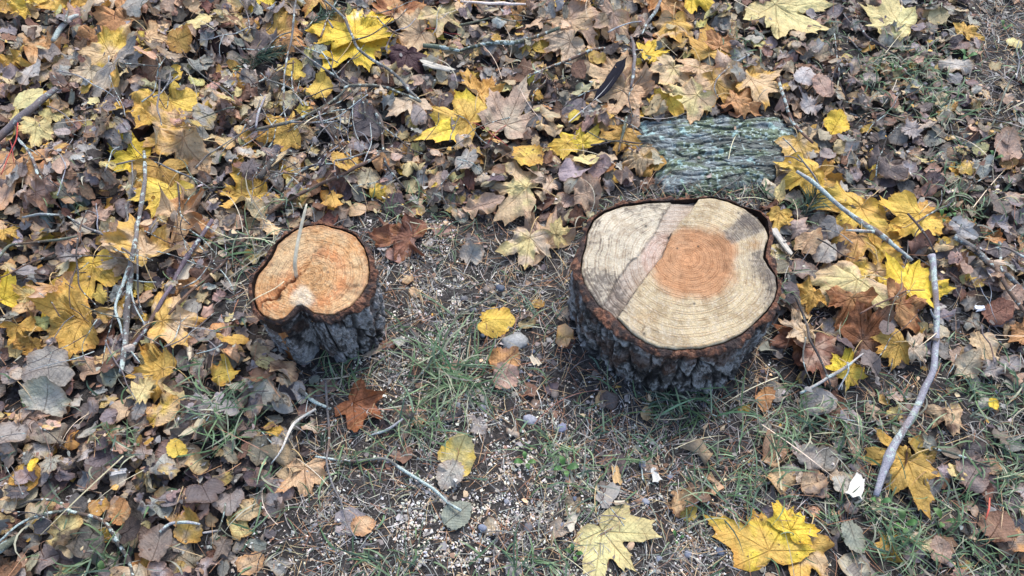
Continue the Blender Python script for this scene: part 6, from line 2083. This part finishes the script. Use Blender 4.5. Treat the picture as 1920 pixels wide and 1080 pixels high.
# green grass
TUFTS = [(870, 715, 120, 60, 90, .085), (840, 700, 60, 40, 40, .10), (1035, 845, 60, 40, 30, .06), (420, 790, 60, 60, 45, .09), (395, 760, 40, 30, 20, .08), (760, 400, 80, 40, 50, .05), (1260, 745, 130, 35, 60, .075),
         (1290, 775, 90, 25, 30, .08), (1340, 366, 130, 10, 60, .030), (1430, 362, 50, 10, 30, .035), (1510, 392, 60, 25, 60, .04), (780, 800, 90, 50, 40, .08), (640, 700, 80, 60, 35, .07), (480, 470, 50, 60, 25, .11),
         (1380, 900, 110, 60, 60, .07), (1330, 960, 100, 60, 45, .07), (1080, 900, 80, 60, 25, .06), (1600, 800, 120, 80, 110, .06), (1700, 940, 130, 80, 150, .06), (1850, 900, 110, 90, 170, .05), (1850, 740, 100, 70, 130, .05),
         (1720, 1030, 150, 60, 120, .055), (1880, 1030, 90, 60, 90, .05), (1560, 930, 70, 60, 50, .06), (1480, 800, 90, 60, 80, .06), (1720, 120, 100, 60, 130, .045), (1760, 190, 80, 60, 110, .045), (1640, 130, 60, 50, 50, .04),
         (1380, 90, 50, 40, 50, .04), (1290, 22, 40, 25, 35, .06), (1560, 60, 60, 40, 40, .04), (1820, 420, 80, 60, 60, .04), (1780, 370, 70, 50, 50, .04), (240, 315, 40, 25, 30, .05), (120, 390, 60, 40, 20, .05), (300, 640, 50, 50, 25, .06),
         (340, 690, 60, 40, 25, .06), (230, 830, 80, 60, 25, .05), (160, 1000, 120, 60, 40, .06), (200, 1060, 80, 30, 40, .06), (500, 930, 80, 60, 30, .06), (620, 860, 80, 60, 40, .07), (830, 450, 90, 40, 30, .05), (1110, 400, 40, 20, 20, .05),
         (730, 1050, 100, 40, 30, .06), (980, 1060, 120, 40, 40, .07), (1160, 850, 120, 60, 30, .07), (560, 380, 80, 20, 25, .06), (1000, 590, 60, 40, 10, .08), (1480, 530, 40, 50, 30, .05), (700, 620, 50, 50, 12, .07), (1600, 640, 80, 50, 30, .05), (820, 640, 120, 60, 20, .08)]
gp, gl = [], []
for (cx, cy, sx, sy, k, hl) in TUFTS:
    for _ in range(int(k * 1.1)):
        a, b = rnd.gauss(cx, sx * .42), rnd.gauss(cy, sy * .42)
        x, y, z = at_surf(a, b)
        if in_stump(x, y, -.005):
            continue
        ci, cj = cells(x, y)
        if HERO[ci, cj] and rnd.random() < .93:
            continue
        gp.append((x, y)); gl.append(hl * rnd.uniform(.5, 1.25))
# sparse turf on the right
p = sample_pts(1400, lambda px, py: np.clip(((px > 1440) & (py > 620)) * .9 * sstep(.38, .6, fbm(px / 80, py / 60, 0, 421, 2)) + ((px > 1550) & (py < 480)) * .55 * sstep(.5, .62, fbm(px / 90, py / 60, 0, 422, 2)) + .04 + .07 * bare(px, py), 0, 1), 140, True)
gp = np.concatenate([np.array(gp), p[:, :2]]); gl = np.concatenate([np.array(gl), rng.uniform(.015, .045, len(p))])
n = len(gp)
V, q, C = ribbons(gp, gl, rng.uniform(.0012, .0036, n), pickcols(n, [((.085, .150, .070), 5), ((.13, .205, .10), 5), ((.060, .105, .070), 3), ((.21, .30, .17), 3), ((.34, .34, .25), 3)]), 5, .8, arch=gl * rng.uniform(.12, .6, n), lean=lambda s: .75 + .5 * s, roll=True)
stuff(link('grass', make_mesh('grass', V, q, C), M_GRASS))


# ------------------------------------------------------------------ green sprigs and seedlings
def pine_sprig(px, py, deg, n, label):
    r = random.Random(px)
    x, y, z = at_surf(px, py)
    root = link('pine_sprig', None, loc=(x, y, z + .006)); tag(root, label, 'pine sprig')
    a = wdir(px, py, deg)
    P = np.array([[math.cos(a) * s, math.sin(a) * s, .003 * math.sin(s * 60)] for s in np.linspace(-.045, .045, 8)])
    V, q, t, C = tube(P, np.linspace(.0022, .0010, 8), 6, (.12, .09, .06))
    link('stem', make_mesh('stem', V, [q, t], C), M_TWIG, root)
    B = Bag()
    for _ in range(n):
        s = r.uniform(-.03, .045)
        b = a + r.choice([-1, 1]) * r.uniform(.15, 1.1)
        e = r.uniform(0, .5); l = r.uniform(.035, .06)
        p0 = np.array([math.cos(a) * s, math.sin(a) * s, .001])
        d = np.array([math.cos(b) * math.cos(e), math.sin(b) * math.cos(e), math.sin(e)])
        pts = np.array([p0, p0 + d * l * .5, p0 + d * l + np.array([0, 0, -.006])])
        V, q, t, C = tube(pts, [.0006, .0007, .0002], 3, vary((.055, .105, .07), r, .25))
        B.add(V, [q, t], C)
    link('needles', B.mesh('needles'), M_GRASS, root)


pine_sprig(500, 108, 10, 90, 'tuft of green pine needles in the twig tangle near the top')
pine_sprig(470, 125, 190, 60, 'second darker green needle tuft left of the twig tangle')
pine_sprig(600, 40, 30, 60, 'green needles under the golden-orange top leaf')
pine_sprig(1515, 392, 60, 70, 'green pine needle tuft right beyond the larger stump')


def seedling(px, py, n, size, label):
    r = random.Random(px + py)
    x, y, z = at_surf(px, py)
    root = link('seedling', None, loc=(x, y, z)); tag(root, label, 'seedling', 'small green seedlings')
    for k in range(n):
        a = 6.28 * k / n + r.uniform(-.4, .4)
        l = size * r.uniform(.7, 1.1)
        s = np.linspace(0, 1, 6)
        w = l * .30 * np.sin(np.clip(s, .04, .97) * math.pi) ** .7
        zz = .006 + .010 * np.sin(s * 2.4)
        rows = [np.stack([s * l + .004, sd * w, zz - .25 * abs(sd) * w * -1], 1) for sd in (-1, 0, 1)]
        V = np.concatenate(rows)
        V = np.stack([V[:, 0] * math.cos(a) - V[:, 1] * math.sin(a), V[:, 0] * math.sin(a) + V[:, 1] * math.cos(a), V[:, 2]], 1)
        i = np.arange(18).reshape(3, 6)
        q = np.stack([i[:-1, :-1], i[:-1, 1:], i[1:, 1:], i[1:, :-1]], -1).reshape(-1, 4)
        link('leaf', make_mesh('leaf', V, q, np.tile(np.array([*vary((.085, .19, .055), r, .2), 0]), (18, 1))), M_GRASS, root)


for a, b, n, s, lab in ((200, 1076, 3, .022, 'bright green seedling at the bottom left edge'), (1268, 1012, 3, .010, 'tiny green seedling right of the bottom pale yellow leaf'), (1075, 1040, 4, .014, 'green seedling left of the bottom pale yellow leaf'),
                        (1778, 400, 4, .020, 'fresh green seedling right of the golden pointed leaf'), (1765, 412, 3, .016, 'smaller seedling beside the fresh green one'), (1860, 300, 3, .014, 'green seedling near the triangular pinkish leaf'),
                        (1810, 110, 3, .02, 'green seedling in the grass at upper right'), (1675, 135, 3, .016, 'green seedling below the top right pale yellow leaf'), (1058, 880, 4, .02, 'broad green weed on the sawdust'), (985, 868, 4, .018, 'broad green weed left on the sawdust'),
                        (1690, 985, 4, .022, 'green weed below the pinned ochre leaf'), (1765, 978, 3, .02, 'green weed right below the pinned ochre leaf'), (1645, 945, 2, .016, 'single pair of grey-green leaves at the stick end'), (1880, 55, 3, .018, 'green weed at the edge of the bare soil corner'),
                        (165, 40, 2, .012, 'tiny green sprout beside the lichened top left stick')):
    seedling(a, b, n, s, lab)

# a red plastic bit of thread in the grass
x, y, z = at_surf(1849, 957)
P = np.array([[x - .010, y - .018, z + .006], [x, y, z + .010], [x + .009, y + .02, z + .008]])
V, q, t, C = tube(P - P[0], [.0012, .0018, .0008], 6, (.62, .12, .08))
tag(link('red_stalk', make_mesh('red_stalk', V, [q, t], C), M_STALK, loc=tuple(P[0])), 'short bright red stalk in the grass at lower right', 'stalk')

print('labels shared:', {k: v for k, v in used_labels.items() if v > 1})
